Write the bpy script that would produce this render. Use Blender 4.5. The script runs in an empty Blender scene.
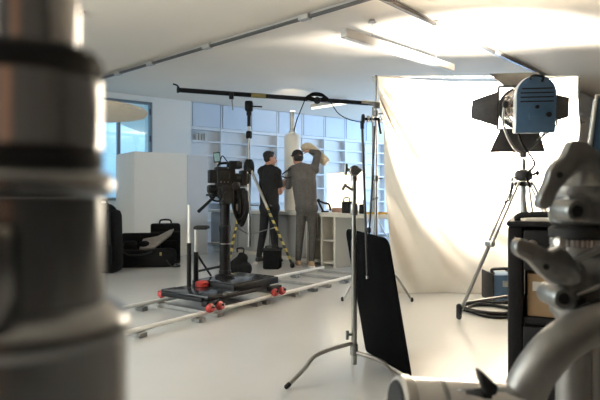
import bpy, bmesh, math, random
from mathutils import Vector, Matrix
random.seed(7)
sc = bpy.context.scene
COL = sc.collection
V = Vector
F, CX, HY, CZ = 520.0, 300.0, 198.0, 1.05
PI = math.pi

def P(x, y, Y):
    """world point seen at pixel (x, y) at depth Y"""
    return V(((x - CX) / F * Y, Y, CZ + (HY - y) / F * Y))
def FL(x, y, z=0.0):
    """point at height z seen at pixel (x, y)"""
    Y = F * (CZ - z) / (y - HY)
    return V(((x - CX) / F * Y, Y, z))

# ------------------------------------------------------------------ materials
def mat(name, col, rough=0.5, metal=0.0, var=0.08, scale=9.0, bump=0.0, bscale=None, coat=0.0, sheen=0.0, spec=0.5):
    m = bpy.data.materials.new(name); m.use_nodes = True
    nt = m.node_tree; b = nt.nodes['Principled BSDF']
    tc = nt.nodes.new('ShaderNodeTexCoord')
    n = nt.nodes.new('ShaderNodeTexNoise'); n.inputs['Scale'].default_value = scale; n.inputs['Detail'].default_value = 4
    nt.links.new(tc.outputs['Object'], n.inputs['Vector'])
    r = nt.nodes.new('ShaderNodeValToRGB')
    r.color_ramp.elements[0].position = .3; r.color_ramp.elements[1].position = .7
    r.color_ramp.elements[0].color = tuple(max(0, c * (1 - var)) for c in col) + (1,)
    r.color_ramp.elements[1].color = tuple(min(1, c * (1 + var)) for c in col) + (1,)
    nt.links.new(n.outputs['Fac'], r.inputs['Fac']); nt.links.new(r.outputs['Color'], b.inputs['Base Color'])
    b.inputs['Roughness'].default_value = rough; b.inputs['Metallic'].default_value = metal
    b.inputs['Coat Weight'].default_value = coat; b.inputs['Sheen Weight'].default_value = sheen
    b.inputs['Specular IOR Level'].default_value = spec
    if bump:
        n2 = nt.nodes.new('ShaderNodeTexNoise'); n2.inputs['Scale'].default_value = bscale or scale * 4; n2.inputs['Detail'].default_value = 5
        nt.links.new(tc.outputs['Object'], n2.inputs['Vector'])
        bp = nt.nodes.new('ShaderNodeBump'); bp.inputs['Strength'].default_value = bump; bp.inputs['Distance'].default_value = .01
        nt.links.new(n2.outputs['Fac'], bp.inputs['Height']); nt.links.new(bp.outputs['Normal'], b.inputs['Normal'])
    return m
def emis(name, col, s):
    m = bpy.data.materials.new(name); m.use_nodes = True
    b = m.node_tree.nodes['Principled BSDF']; b.inputs['Base Color'].default_value = col + (1,)
    b.inputs['Emission Color'].default_value = col + (1,); b.inputs['Emission Strength'].default_value = s
    return m

M = {}
M['wall'] = mat('white_wall_paint', (.76, .755, .73), .85, var=.015, scale=2, bump=.05, bscale=60)
M['darkwall'] = mat('darkened_unseen_wall', (.07, .065, .06), .8, var=.1, scale=1.2)  # unseen walls made dark to deepen reflections in the foreground chrome
M['ceil'] = mat('ceiling_paint', (.80, .735, .65), .9, var=.015, scale=1.5, bump=.04, bscale=40)
M['floor'] = mat('grey_epoxy_floor', (.58, .575, .56), .22, var=.03, scale=1.2, bump=.02, bscale=8)
M['part'] = mat('cream_partition', (.78, .765, .72), .6, var=.015, scale=3)
M['greyp'] = mat('blue_grey_panel', (.56, .59, .63), .55, var=.02, scale=3)
M['shelf'] = mat('white_laminate', (.66, .69, .73), .45, var=.015, scale=3)
M['shelfdoor'] = mat('blue_white_door', (.56, .63, .73), .4, var=.02, scale=3)
M['shelfback'] = mat('shelf_back_grey', (.70, .71, .72), .6, var=.02, scale=3)
M['desk'] = mat('cream_laminate', (.66, .62, .54), .45, var=.02, scale=3)
M['deskgrey'] = mat('grey_desk_front', (.36, .35, .33), .55, var=.03, scale=3)
M['chrome'] = mat('polished_steel', (.72, .72, .72), .12, 1.0, var=.06, scale=14)
M['steel'] = mat('brushed_steel', (.36, .355, .34), .28, 1.0, var=.08, scale=20)
M['cast'] = mat('cast_aluminium', (.26, .26, .255), .34, .9, var=.18, scale=40, bump=.15, bscale=150)
M['alu'] = mat('satin_aluminium', (.60, .59, .57), .33, 1.0, var=.06, scale=30)
M['dsteel'] = mat('dark_column_steel', (.25, .255, .26), .24, 1.0, var=.10, scale=12)
M['rail'] = mat('pale_rail_metal', (.84, .83, .80), .35, 0.0, var=.05, scale=12)
M['satin'] = mat('satin_grey_tube', (.27, .265, .255), .5, .9, var=.08, scale=25, bump=.05)
M['rod'] = mat('dark_grey_rod', (.06, .06, .06), .4, .6, var=.1, scale=20)
M['sleeper'] = mat('grey_sleeper', (.30, .295, .285), .5, .1, var=.1, scale=20)
M['rubber'] = mat('black_rubber', (.008, .008, .008), .75, var=.2, scale=30)
M['black'] = mat('black_paint', (.008, .008, .009), .5, var=.2, scale=25, bump=.05, spec=.25)
M['gloss'] = mat('black_gloss_plate', (.03, .03, .032), .18, var=.2, scale=10)
M['blackp'] = mat('black_plastic', (.010, .010, .011), .5, var=.2, scale=30, bump=.1, spec=.25)
M['flag'] = mat('black_duvetyne', (.004, .004, .0045), .98, var=.2, scale=60, bump=.1, bscale=200, spec=.05)
M['bag'] = mat('black_nylon', (.007, .007, .0075), .9, var=.25, scale=25, bump=.3, bscale=60, spec=.2)
M['greyfab'] = mat('grey_canvas', (.22, .20, .18), .9, var=.15, scale=20, bump=.3)
M['cloth'] = mat('natural_muslin', (.80, .74, .645), .9, var=.03, scale=5, bump=.15, bscale=50, sheen=.1)
M['blue'] = mat('blue_lamp_paint', (.038, .088, .155), .45, var=.08, scale=15, bump=.05)
M['bluesteel'] = mat('blue_grey_case', (.04, .09, .16), .45, var=.1, scale=15)
M['lampmet'] = mat('lamp_barrel_metal', (.62, .60, .57), .22, 1.0, var=.1, scale=25)
M['barn'] = mat('barn_door_black', (.03, .029, .03), .5, .3, var=.2, scale=20)
M['red'] = mat('red_wheel_plastic', (.42, .035, .03), .4, var=.1, scale=20)
M['dkred'] = mat('dark_red_paint', (.16, .02, .02), .5, var=.1, scale=12)
M['cable'] = mat('black_cable', (.008, .008, .008), .85, var=.2, scale=20, spec=.15)
M['track'] = mat('dark_track_metal', (.10, .095, .09), .45, .3, var=.1, scale=8)
M['tracktop'] = mat('grey_conduit', (.42, .40, .38), .5, .2, var=.05, scale=8)
M['batten'] = mat('grey_batten', (.50, .48, .46), .5, var=.03, scale=6)
M['lampshade'] = mat('cream_shade', (.66, .60, .50), .7, var=.03, scale=8)
M['card'] = mat('brown_cardboard', (.33, .22, .12), .8, var=.08, scale=18, bump=.1)
M['cyl'] = mat('white_enamel', (.88, .85, .78), .3, var=.02, scale=6)
M['skin'] = mat('skin', (.46, .24, .16), .55, var=.08, scale=25)
M['hair'] = mat('black_hair', (.010, .009, .008), .6, var=.3, scale=60, bump=.5, bscale=90)
M['tee'] = mat('black_cotton', (.014, .014, .014), .9, var=.2, scale=18, bump=.3, bscale=40)
M['trouser_b'] = mat('black_trouser_cloth', (.016, .016, .018), .9, var=.2, scale=18, bump=.3, bscale=40)
M['sweater'] = mat('grey_knit', (.095, .09, .086), .95, var=.15, scale=30, bump=.4, bscale=60)
M['trouser_g'] = mat('dark_grey_denim', (.075, .068, .062), .9, var=.2, scale=25, bump=.3, bscale=50)
M['shoe_t'] = mat('tan_suede', (.42, .29, .18), .85, var=.1, scale=30)
M['shoe_b'] = mat('black_trainer', (.03, .03, .03), .6, var=.1, scale=30)
M['sole'] = mat('pale_sole', (.65, .63, .6), .6, var=.05, scale=30)
M['cap'] = mat('black_cap_cloth', (.012, .012, .014), .85, var=.2, scale=30)
M['roll'] = mat('beige_fleece', (.50, .43, .31), .95, var=.12, scale=30, bump=.5, bscale=60)
M['eye'] = mat('dark_eye', (.02, .015, .01), .3)
M['screen'] = emis('camera_monitor_screen', (.10, .17, .18), .25)
M['panelglow'] = emis('led_panel_face', (1.0, .90, .68), .75)
M['bulb'] = emis('bulb_face', (1.0, .86, .6), 6)
M['lens_lit'] = emis('lamp_lens_face', (1.0, .95, .85), 12)
M['tube_lit'] = emis('batten_tube', (1.0, .93, .78), .9)
M['lensglass'] = mat('dark_lens_glass', (.02, .02, .03), .05)
M['amber'] = mat('amber_case', (.55, .33, .05), .5)
M['pink'] = mat('dusty_pink_card', (.45, .28, .22), .7)
M['wood'] = mat('dark_wood_door', (.22, .11, .06), .5, var=.25, scale=3)
M['book'] = mat('pale_book_cloth', (.62, .60, .55), .7)
M['winframe'] = mat('grey_window_frame', (.20, .24, .27), .5, var=.05)
M['hinge'] = mat('dark_hinge', (.05, .05, .06), .5)
M['yellow'] = mat('yellow_tag', (.26, .21, .08), .6)
# striped tape: rings of yellow and black along the leg
def striped():
    m = bpy.data.materials.new('yellow_black_tape'); m.use_nodes = True; nt = m.node_tree; b = nt.nodes['Principled BSDF']
    tc = nt.nodes.new('ShaderNodeTexCoord'); w = nt.nodes.new('ShaderNodeTexWave'); w.bands_direction = 'Z'
    w.inputs['Scale'].default_value = 3.0; w.inputs['Distortion'].default_value = .6
    nt.links.new(tc.outputs['Object'], w.inputs['Vector'])
    r = nt.nodes.new('ShaderNodeValToRGB'); r.color_ramp.interpolation = 'CONSTANT'
    r.color_ramp.elements[0].color = (.02, .02, .02, 1); r.color_ramp.elements[1].position = .5; r.color_ramp.elements[1].color = (.50, .40, .10, 1)
    nt.links.new(w.outputs['Fac'], r.inputs['Fac']); nt.links.new(r.outputs['Color'], b.inputs['Base Color']); b.inputs['Roughness'].default_value = .5
    return m
M['stripe'] = striped()
def glassmat():
    m = bpy.data.materials.new('window_glass'); m.use_nodes = True; nt = m.node_tree; nt.nodes.remove(nt.nodes['Principled BSDF'])
    t = nt.nodes.new('ShaderNodeBsdfTransparent'); t.inputs['Color'].default_value = (.86, .95, 1, 1)
    g = nt.nodes.new('ShaderNodeBsdfGlossy'); g.inputs['Roughness'].default_value = .03
    n = nt.nodes.new('ShaderNodeTexNoise'); n.inputs['Scale'].default_value = 1.5
    mp = nt.nodes.new('ShaderNodeMapRange'); mp.inputs['To Min'].default_value = .05; mp.inputs['To Max'].default_value = .10
    nt.links.new(n.outputs['Fac'], mp.inputs['Value'])
    mx = nt.nodes.new('ShaderNodeMixShader'); nt.links.new(mp.outputs['Result'], mx.inputs['Fac'])
    nt.links.new(t.outputs[0], mx.inputs[1]); nt.links.new(g.outputs[0], mx.inputs[2])
    nt.links.new(mx.outputs[0], nt.nodes['Material Output'].inputs['Surface']); return m
M['glass'] = glassmat()

# ------------------------------------------------------------------ mesh builder
class MB:
    def __init__(s): s.bm = bmesh.new()
    def box(s, c, size, rot=None, bev=0.0):
        t = bmesh.new(); bmesh.ops.create_cube(t, size=1)
        bmesh.ops.scale(t, vec=size, verts=t.verts)
        if bev: bmesh.ops.bevel(t, geom=t.edges[:], offset=min(bev, min(size) * .45), segments=2, affect='EDGES', profile=.5)
        mx = Matrix.Translation(V(c)) @ (rot.to_4x4() if rot else Matrix.Identity(4))
        bmesh.ops.transform(t, matrix=mx, verts=t.verts)
        return s.merge(t)
    def merge(s, t):
        me = bpy.data.meshes.new('tmp'); t.to_mesh(me); t.free(); s.bm.from_mesh(me); bpy.data.meshes.remove(me); return s
    def span(s, a, b, w, h, up=(0, 0, 1), bev=0.0):
        """box running from a to b, width w sideways, height h along up"""
        a, b = V(a), V(b); d = b - a; L = d.length; x = d.normalized(); y = V(up).cross(x).normalized(); z = x.cross(y)
        return s.box((a + b) / 2, (L, w, h), Matrix((x, y, z)).transposed(), bev)
    def tube(s, pts, r, seg=10, closed=False):
        pts = [V(p) for p in pts]; n = len(pts)
        rs = r if isinstance(r, (list, tuple)) else [r] * n
        rings = []; prev = None
        for i, p in enumerate(pts):
            if closed: t = pts[(i + 1) % n] - pts[i - 1]
            else: t = (pts[min(i + 1, n - 1)] - pts[max(i - 1, 0)])
            t.normalize()
            if prev is None:
                a = V((0, 0, 1)) if abs(t.z) < .9 else V((1, 0, 0)); u = t.cross(a).normalized()
            else: u = (prev - t * prev.dot(t)).normalized()
            prev = u; v = t.cross(u)
            rings.append([s.bm.verts.new(p + (u * math.cos(2 * PI * k / seg) + v * math.sin(2 * PI * k / seg)) * rs[i]) for k in range(seg)])
        m = n if closed else n - 1
        for i in range(m):
            A, B = rings[i], rings[(i + 1) % n]
            for k in range(seg): s.bm.faces.new((A[k], A[(k + 1) % seg], B[(k + 1) % seg], B[k]))
        if not closed:
            s.bm.faces.new(rings[0][::-1]); s.bm.faces.new(rings[-1])
        return s
    def cyl(s, a, b, r0, r1=None, seg=16):
        return s.tube([a, b], [r0, r0 if r1 is None else r1], seg)
    def lathe(s, prof, c, axis=(0, 0, 1), seg=40):
        """profile of (radius, height along the axis), closed at both ends"""
        z = V(axis).normalized(); a = V((1, 0, 0)) if abs(z.x) < .9 else V((0, 1, 0)); x = (a - z * a.dot(z)).normalized(); y = z.cross(x)
        c = V(c); rings = []
        for r, h in prof:
            rings.append([s.bm.verts.new(c + z * h + (x * math.cos(2 * PI * k / seg) + y * math.sin(2 * PI * k / seg)) * max(r, 1e-4)) for k in range(seg)])
        for A, B in zip(rings, rings[1:]):
            for k in range(seg): s.bm.faces.new((A[k], A[(k + 1) % seg], B[(k + 1) % seg], B[k]))
        s.bm.faces.new(rings[0][::-1]); s.bm.faces.new(rings[-1]); return s
    def prism(s, pts, thick, bev=0.0):
        """outline of 3-D points pushed back along thick (a vector)"""
        t = bmesh.new(); vs = [t.verts.new(V(p)) for p in pts]; f = t.faces.new(vs)
        g = bmesh.ops.extrude_face_region(t, geom=[f]); bmesh.ops.translate(t, vec=V(thick), verts=[e for e in g['geom'] if isinstance(e, bmesh.types.BMVert)])
        bmesh.ops.recalc_face_normals(t, faces=t.faces)
        if bev: bmesh.ops.bevel(t, geom=t.edges[:], offset=bev, segments=2, affect='EDGES', profile=.5)
        return s.merge(t)
    def ell(s, c, rad, rot=None, seg=20):
        t = bmesh.new(); bmesh.ops.create_uvsphere(t, u_segments=seg, v_segments=max(6, seg // 2), radius=1)
        bmesh.ops.scale(t, vec=rad, verts=t.verts)
        bmesh.ops.transform(t, matrix=Matrix.Translation(V(c)) @ (rot.to_4x4() if rot else Matrix.Identity(4)), verts=t.verts)
        return s.merge(t)
    def capsule(s, a, b, r0, r1=None, seg=14):
        r1 = r0 if r1 is None else r1; a, b = V(a), V(b)
        d = (b - a); L = d.length; d.normalize(); pts = []; rs = []
        for k in range(0, 6):
            t = -PI / 2 + PI / 2 * k / 5; pts.append(a + d * math.sin(t) * r0); rs.append(max(1e-4, math.cos(t) * r0))
        for k in range(0, 6):
            t = PI / 2 * k / 5; pts.append(b + d * math.sin(t) * r1); rs.append(max(1e-4, math.cos(t) * r1))
        return s.tube(pts, rs, seg)
    def build(s, name, material, parent=None, loc=(0, 0, 0), smooth=True):
        bmesh.ops.recalc_face_normals(s.bm, faces=s.bm.faces)
        o = V(loc)
        if parent is not None:
            r = parent
            while r.parent is not None: r = r.parent
            o = V(r.location)
        bmesh.ops.translate(s.bm, vec=-o, verts=s.bm.verts)
        me = bpy.data.meshes.new(name); s.bm.to_mesh(me); s.bm.free()
        me.materials.append(M[material] if isinstance(material, str) else material)
        if smooth:
            me.polygons.foreach_set('use_smooth', [True] * len(me.polygons)); me.set_sharp_from_angle(angle=math.radians(38))
        ob = bpy.data.objects.new(name, me); COL.objects.link(ob)
        if parent is not None: ob.parent = parent
        else: ob.location = o
        return ob
def tag(o, label, cat, group=None, kind=None):
    o['label'] = label; o['category'] = cat
    if group: o['group'] = group
    if kind: o['kind'] = kind
    return o
def thing(name, label, cat, loc=(0, 0, 0), group=None):
    o = bpy.data.objects.new(name, None); COL.objects.link(o); o.location = loc; o.empty_display_size = .05
    return tag(o, label, cat, group)
def struct(ob): ob['kind'] = 'structure'; return ob
def blob(name, caps, material, parent, voxel=.007, smooth=4, ells=()):
    """one continuous surface grown around tapered limbs"""
    m = MB()
    for c in caps: m.capsule(*c)
    for e in ells: m.ell(*e)
    ob = m.build('tmp_blob', material, parent)
    r = ob.modifiers.new('r', 'REMESH'); r.mode = 'VOXEL'; r.voxel_size = voxel; r.use_smooth_shade = True
    sm = ob.modifiers.new('s', 'SMOOTH'); sm.factor = .5; sm.iterations = smooth
    dg = bpy.context.evaluated_depsgraph_get(); dg.update()
    me = bpy.data.meshes.new_from_object(ob.evaluated_get(dg)); me.name = name
    me.polygons.foreach_set('use_smooth', [True] * len(me.polygons))
    old = ob.data; ob.modifiers.clear(); ob.data = me; ob.name = name; bpy.data.meshes.remove(old)
    if not me.materials: me.materials.append(M[material])
    return ob
def bez(p0, p1, p2, p3, n=12):
    out = []
    for i in range(n + 1):
        t = i / n; out.append(V(p0) * (1 - t) ** 3 + V(p1) * 3 * t * (1 - t) ** 2 + V(p2) * 3 * t * t * (1 - t) + V(p3) * t ** 3)
    return out
def smoothpath(pts, n=6):
    pts = [V(p) for p in pts]; out = []
    for i in range(len(pts) - 1):
        a = pts[max(i - 1, 0)]; b = pts[i]; c = pts[i + 1]; d = pts[min(i + 2, len(pts) - 1)]
        for k in range(n):
            t = k / n
            out.append(.5 * ((2 * b) + (c - a) * t + (2 * a - 5 * b + 4 * c - d) * t * t + (3 * b - a - 3 * c + d) * t ** 3))
    out.append(pts[-1]); return out

# ------------------------------------------------------------------ room shell
H = 3.1
struct(MB().box((1.3, 6.7, -.06), (12.6, 19.2, .12)).build('floor', 'floor', smooth=False))
struct(MB().box((1.3, 6.7, H + .06), (12.6, 19.2, .12)).build('ceiling', 'ceil', smooth=False))
LD = V((.8211, .5706, 0)); LN = V((-.5706, .8211, 0)); L0 = V((-3.67, 10.06, 0))
def L(s, off=0.0, z=0.0): return L0 + LD * s + LN * off + V((0, 0, z))
def wallseg(m, a, b, z0, z1, th=.12):
    """wall slab whose room face runs from a to b (thickness behind, to the left of a->b)"""
    a, b = V(a), V(b); d = (b - a).normalized(); n = V((-d.y, d.x, 0))
    m.span(a + n * th / 2 + V((0, 0, (z0 + z1) / 2)), b + n * th / 2 + V((0, 0, (z0 + z1) / 2)), th, z1 - z0)
W0, W1, WZ0, WZ1 = -.62, .82, 1.0, 2.98
m = MB()
wallseg(m, L(-1.25), L(W0), 0, H); wallseg(m, L(W0), L(W1), 0, WZ0); wallseg(m, L(W0), L(W1), WZ1, H); wallseg(m, L(W1), L(1.66), 0, H, .45)
wallseg(m, L(1.66, .17), L(9.9, .17), 0, H)
struct(m.build('wall_back', 'wall', smooth=False))
m = MB(); wallseg(m, (-4.75, -2.6, 0), (-4.75, 0, 0), 0, H); wallseg(m, (-4.75, 0, 0), (-4.75, 4.4, 0), 0, 1.0); wallseg(m, (-4.75, 0, 0), (-4.75, 4.4, 0), 2.95, H); wallseg(m, (-4.75, 4.4, 0), (-4.75, 9.4, 0), 0, H)
struct(m.build('wall_left', 'wall', smooth=False))
wn = MB()
for y in (.03, 1.46, 2.93, 4.37): wn.box((-4.80, y, 1.975), (.07, .06, 1.95))
for z in (1.03, 2.92): wn.box((-4.80, 2.2, z), (.07, 4.4, .06))
w3 = struct(wn.build('added_window_3', 'winframe', smooth=False))  # unseen window added as a setting for the warm side fill
MB().box((-4.82, 2.2, 1.975), (.01, 4.3, 1.84)).build('glass_pane', 'glass', w3, smooth=False)
m = MB(); wallseg(m, (7.3, -2.6, 0), (-4.75, -2.6, 0), 0, H); struct(m.build('wall_front', 'darkwall', smooth=False))
m = MB()
wallseg(m, (4.4, 9.9, 0), (4.4, 9.0, 0), 0, H); wallseg(m, (4.4, 14.6, 0), (4.4, 9.9, 0), 0, .9); wallseg(m, (4.4, 14.6, 0), (4.4, 9.9, 0), 2.95, H); wallseg(m, (4.4, 16.3, 0), (4.4, 14.6, 0), 0, H)
struct(m.build('wall_alcove', 'wall', smooth=False))
m = MB(); wallseg(m, (4.4, 9.0, 0), (7.3, 12.0, 0), 0, H); struct(m.build('wall_right', 'wall', smooth=False))
m = MB(); wallseg(m, (7.3, 12.0, 0), (7.3, -2.6, 0), 0, H); struct(m.build('wall_side', 'darkwall', smooth=False))
# boxed-in duct under the ceiling on the right wall
RD = V((2.9, 3.0, 0)).normalized(); RN = V((RD.y, -RD.x, 0))
m = MB(); a = V((4.9, 9.5, 0)) + RN * .06; b = V((7.0, 11.68, 0)) + RN * .06
m.span(a + V((0, 0, 2.83)), b + V((0, 0, 2.83)), .12, .40, bev=.01); struct(m.build('trim_1', 'greyp', smooth=False))
# window on the left: frame, mullion, panes
wn = MB()
for (s0, s1, z0, z1) in ((W0, W0 + .06, WZ0, WZ1), (W1 - .06, W1, WZ0, WZ1), (W0, W1, WZ0, WZ0 + .06), (W0, W1, WZ1 - .05, WZ1), (.13, .19, WZ0, WZ1), (W0, .16, 2.80, 2.86)):
    wn.span(L((s0 + s1) / 2, .02, z0 + .0), L((s0 + s1) / 2, .02, z1), s1 - s0, .08, up=LN)
wf = struct(wn.build('window_1', 'winframe', smooth=False))
MB().span(L(W0 + .06, .05, (WZ0 + WZ1) / 2), L(W1 - .06, .05, (WZ0 + WZ1) / 2), .012, WZ1 - WZ0 - .12).build('glass_pane', 'glass', wf, smooth=False)
for z in (2.78, 2.24):
    MB().cyl(L(W1 - .05, -.04, z - .06), L(W1 - .05, -.04, z + .06), .018).build('hinge', 'hinge', wf)
wn = MB()
for y in (9.93, 11.4, 13.0, 14.57): wn.box((4.44, y, 1.92), (.08, .06, 2.05))
for z in (.93, 2.92): wn.box((4.44, 12.25, z), (.08, 4.7, .06))
w2 = struct(wn.build('added_window_2', 'winframe', smooth=False))  # unseen window added behind the cloth to carry the blue bookcase light
MB().box((4.46, 12.25, 1.92), (.01, 4.6, 1.98)).build('glass_pane', 'glass', w2, smooth=False)
# unseen wooden door added behind the photographer for its brown reflection
dm = MB().box((-.9, -2.56, 1.2), (1.1, .06, 2.4), bev=.01)
d1 = struct(dm.build('door_1', 'wood', smooth=False)); MB().cyl((-.5, -2.53, 1.0), (-.5, -2.45, 1.0), .02).build('door_handle', 'steel', d1)

# low storage partition on the left with grey end
def tall_unit(name, a, dirv, w, depth, h, material, label, doors=2):
    n = V((-dirv.y, dirv.x, 0)); c = a + dirv * w / 2 + n * depth / 2
    t = thing(name, label, 'cupboard', (c.x, c.y, 0)); R = Matrix((dirv, n, V((0, 0, 1)))).transposed()
    MB().box(c + V((0, 0, h / 2)), (w, depth, h), R, .004).build('carcass', material, t, smooth=False)
    return t
PD = V((.80, .60, 0)); 
tall_unit('storage_cupboard', V((-2.87, 9.0, 0)), PD, .985, 1.0, 1.86, 'part', 'tall plain cream storage block behind the black camera bags')
tall_unit('partition_panel', V((-2.87, 9.0, 0)) + PD * .987, PD, .42, .30, 1.85, 'greyp', 'narrow blue-grey upright panel between cream storage block and desk')

# built-in bookcase along the back wall
bk = thing('bookcase', 'long white built-in bookcase filling the back wall behind the two people', 'bookcase', tuple(L(4.5, .15)))
SB = [1.66, 2.37, 3.10, 3.83, 4.55, 5.22, 5.90, 6.60, 7.3, 8.0, 8.7, 9.4]
def bb(m, s0, s1, o0, o1, z0, z1):
    m.box(L((s0 + s1) / 2, (o0 + o1) / 2, (z0 + z1) / 2), (s1 - s0, o1 - o0, z1 - z0), Matrix((LD, LN, V((0, 0, 1)))).transposed(), .003)
for s in SB:
    m = MB(); bb(m, s - .016, s + .016, 0, .15, .05, 3.085); m.build('upright', 'shelf', bk, smooth=False)
for z in (.08, .55, .95, 1.29, 1.63, 1.97, 2.27, 2.56):
    m = MB(); bb(m, SB[0], SB[-1], .012, .145, z - .018 * (2.5 if z > 2.5 else 1), z + .018); m.build('shelf_board', 'shelf', bk, smooth=False)
for s0, s1 in zip(SB, SB[1:]):
    m = MB(); bb(m, s0 + .036, s1 - .036, -.004, .03, 2.582, 3.09); m.build('cupboard_door', 'shelfdoor', bk, smooth=False)
m = MB(); bb(m, SB[0], SB[-1], .145, .165, .05, 3.08); m.build('back_panel', 'shelfback', bk, smooth=False)
bt = ['slim pale book standing first on the upper left shelf', 'pale book second from the bookcase end on upper shelf', 'thin pale book third from the bookcase end on upper shelf', 'last and widest of the few pale books on upper left shelf']
s = 1.80
for i, w in enumerate((.03, .03, .025, .045)):
    m = MB(); hh = .14 + .02 * (i % 2); bb(m, s, s + w, .025, .13, 2.2882, 2.2882 + hh)
    p = L(s + w / 2, .13, 2.2882); tag(m.build('book', 'book', None, p, smooth=False), bt[i], 'book', 'pale books on the bookcase'); s += w + .035

# ------------------------------------------------------------------ desk run
D0 = V((-1.89, 10.7, 0)); DD = V((3.09, -3.8, 0)).normalized(); DN = V((-DD.y, DD.x, 0)); DR = Matrix((DD, DN, V((0, 0, 1)))).transposed()
TOP = .82
def D(s, o=0.0, z=0.0): return D0 + DD * s + DN * o + V((0, 0, z))
def deskpt(x, o, z=TOP):
    r = (x - CX) / F; p = D0 + DN * o
    s = (p.x - r * p.y) / (r * DD.y - DD.x); q = p + DD * s; q.z = z; return q
def db(m, s0, s1, o0, o1, z0, z1, bev=.003):
    return m.box(D((s0 + s1) / 2, (o0 + o1) / 2, (z0 + z1) / 2), (s1 - s0, o1 - o0, z1 - z0), DR, bev)
wt = thing('worktop', 'long cream worktop on grey and cream base units behind the two people', 'worktop', tuple(D(2.5, .35)))
db(MB(), 0, 5.3, 0, .75, TOP - .055, TOP).build('top_board', 'desk', wt, smooth=False)
db(MB(), 5.24, 5.28, .05, .70, 0, TOP - .056).build('end_support', 'desk', wt, smooth=False)
for i, (s0, s1, lab) in enumerate(((.03, 1.05, 'grey desk base unit at the far left end of worktop'), (1.07, 2.09, 'grey desk base unit behind man in black t-shirt'), (2.11, 3.08, 'grey desk base unit behind the legs of man in grey sweater'))):
    t = thing('base_cabinet', lab, 'cabinet', tuple(D((s0 + s1) / 2, .38)), 'grey base units')
    db(MB(), s0, s1, .07, .70, .07, TOP - .057).build('carcass', 'deskgrey', t, smooth=False)
    for k in (0, 1):
        w = (s1 - s0) / 2; db(MB(), s0 + k * w + .006, s0 + (k + 1) * w - .006, .045, .069, .09, TOP - .07).build('door', 'deskgrey', t, smooth=False)
    db(MB(), s0, s1, .10, .68, 0, .069).build('plinth', 'desk', t, smooth=False)
t = thing('open_shelf_unit', 'cream open shelf unit under worktop beside man in grey sweater', 'shelf', tuple(D(3.42, .38)))
for s in (3.10, 3.46, 3.755): db(MB(), s, s + .04, .03, .70, 0, TOP - .057).build('side_panel', 'desk', t, smooth=False)
for s0, s1 in ((3.141, 3.459), (3.501, 3.754)):
    for z in (.06, .40): db(MB(), s0, s1, .05, .68, z - .012, z + .012).build('shelf', 'desk', t, smooth=False)
    db(MB(), s0, s1, .68, .70, 0, TOP - .057).build('back_panel', 'deskgrey', t, smooth=False)

# white cylinder with metal neck standing on the worktop
c = deskpt(292.5, .36)
t = thing('necked_cylinder', 'tall white cylinder with narrow metal neck standing on the worktop', 'cylinder', c)
MB().lathe([(.13, .002), (.145, .02), (.145, 1.28), (.13, 1.33), (.07, 1.36), (.07, 1.37)], c, seg=40).build('body', 'cyl', t)
MB().lathe([(.066, 1.371), (.066, 1.40), (.048, 1.42), (.048, 1.74)], c, seg=28).build('neck', 'alu', t)
MB().lathe([(.04, 1.741), (.04, 1.75)], c, seg=20).build('bulb', 'bulb', t)  # bulb put into the neck to go with the ceiling glow
NECK = c + V((0, 0, 1.8))
# lit panel
a, b = deskpt(328, .60, 0), deskpt(365, .60, 0)
mid = (a + b) / 2
t = thing('light_panel', 'warm white glowing square light panel standing on the worktop', 'light panel', (mid.x, mid.y, TOP))
R = DR; w = (b - a).length
MB().box((mid.x, mid.y, TOP + .335), (w, .05, .63), R, .008).build('housing', 'cyl', t, smooth=False)
MB().box(mid - DN * .028 + V((0, 0, TOP + .345)), (w - .02, .006, .59), R).build('lit_face', 'panelglow', t, smooth=False)
MB().box((mid.x, mid.y, TOP + .0115), (w * .5, .16, .02), R, .004).build('foot', 'blackp', t, smooth=False)
# small gear on the worktop
c = deskpt(325, .25)
t = thing('desk_clamp', 'black bent-arm gadget on worktop beside man in grey sweater', 'gadget', c)
MB().box(c + V((0, 0, .014)), (.10, .08, .025), DR, .006).build('base', 'blackp', t)
MB().tube(smoothpath([c + V((-.03, 0, .02)), c + V((-.08, 0, .12)), c + V((-.10, 0, .18)), c + V((-.01, 0, .15)), c + V((.06, 0, .13)), c + V((.09, 0, .03))]), .017, 10).build('bent_arm', 'blackp', t)
MB().ell(c + V((-.105, 0, .19)), (.028, .028, .028)).build('head', 'blackp', t)
c = deskpt(347, .22)
t = thing('battery_pack', 'chunky black battery block on worktop behind grip stand', 'battery', c)
MB().box(c + V((0, 0, .09)), (.13, .11, .178), DR, .012).build('case', 'blackp', t)
MB().tube(smoothpath([c + V((-.05, 0, .178)), c + V((-.04, 0, .23)), c + V((.03, 0, .23)), c + V((.04, 0, .178))]), .009, 8).build('handle', 'blackp', t)
c = deskpt(362, .18)
t = thing('radio_unit', 'small black radio with stub aerial on worktop', 'radio', c)
MB().box(c + V((0, 0, .07)), (.07, .06, .138), DR, .008).build('case', 'blackp', t)
MB().cyl(c + V((.02, 0, .138)), c + V((.02, 0, .20)), .007, .005).build('aerial', 'rubber', t)
c = deskpt(376, .2)
t = thing('folder', 'flat amber folder lying on right end of worktop', 'folder', c)
MB().box(c + V((0, 0, .016)), (.26, .2, .03), DR, .004).build('cover', 'amber', t, smooth=False)
for x, lab in ((336, 'dusty pink card box on worktop in front of the lit panel'), (342, 'second low pink box on worktop nearer the black battery')):
    c = deskpt(x, .42); t = thing('card_box', lab, 'box', c, 'pink boxes on the worktop')
    MB().box(c + V((0, 0, .031)), (.085, .11, .058), DR, .004).build('body', 'pink', t, smooth=False)
    MB().box(c + V((0, 0, .067)), (.09, .115, .012), DR, .003).build('lid', 'pink', t, smooth=False)

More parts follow.
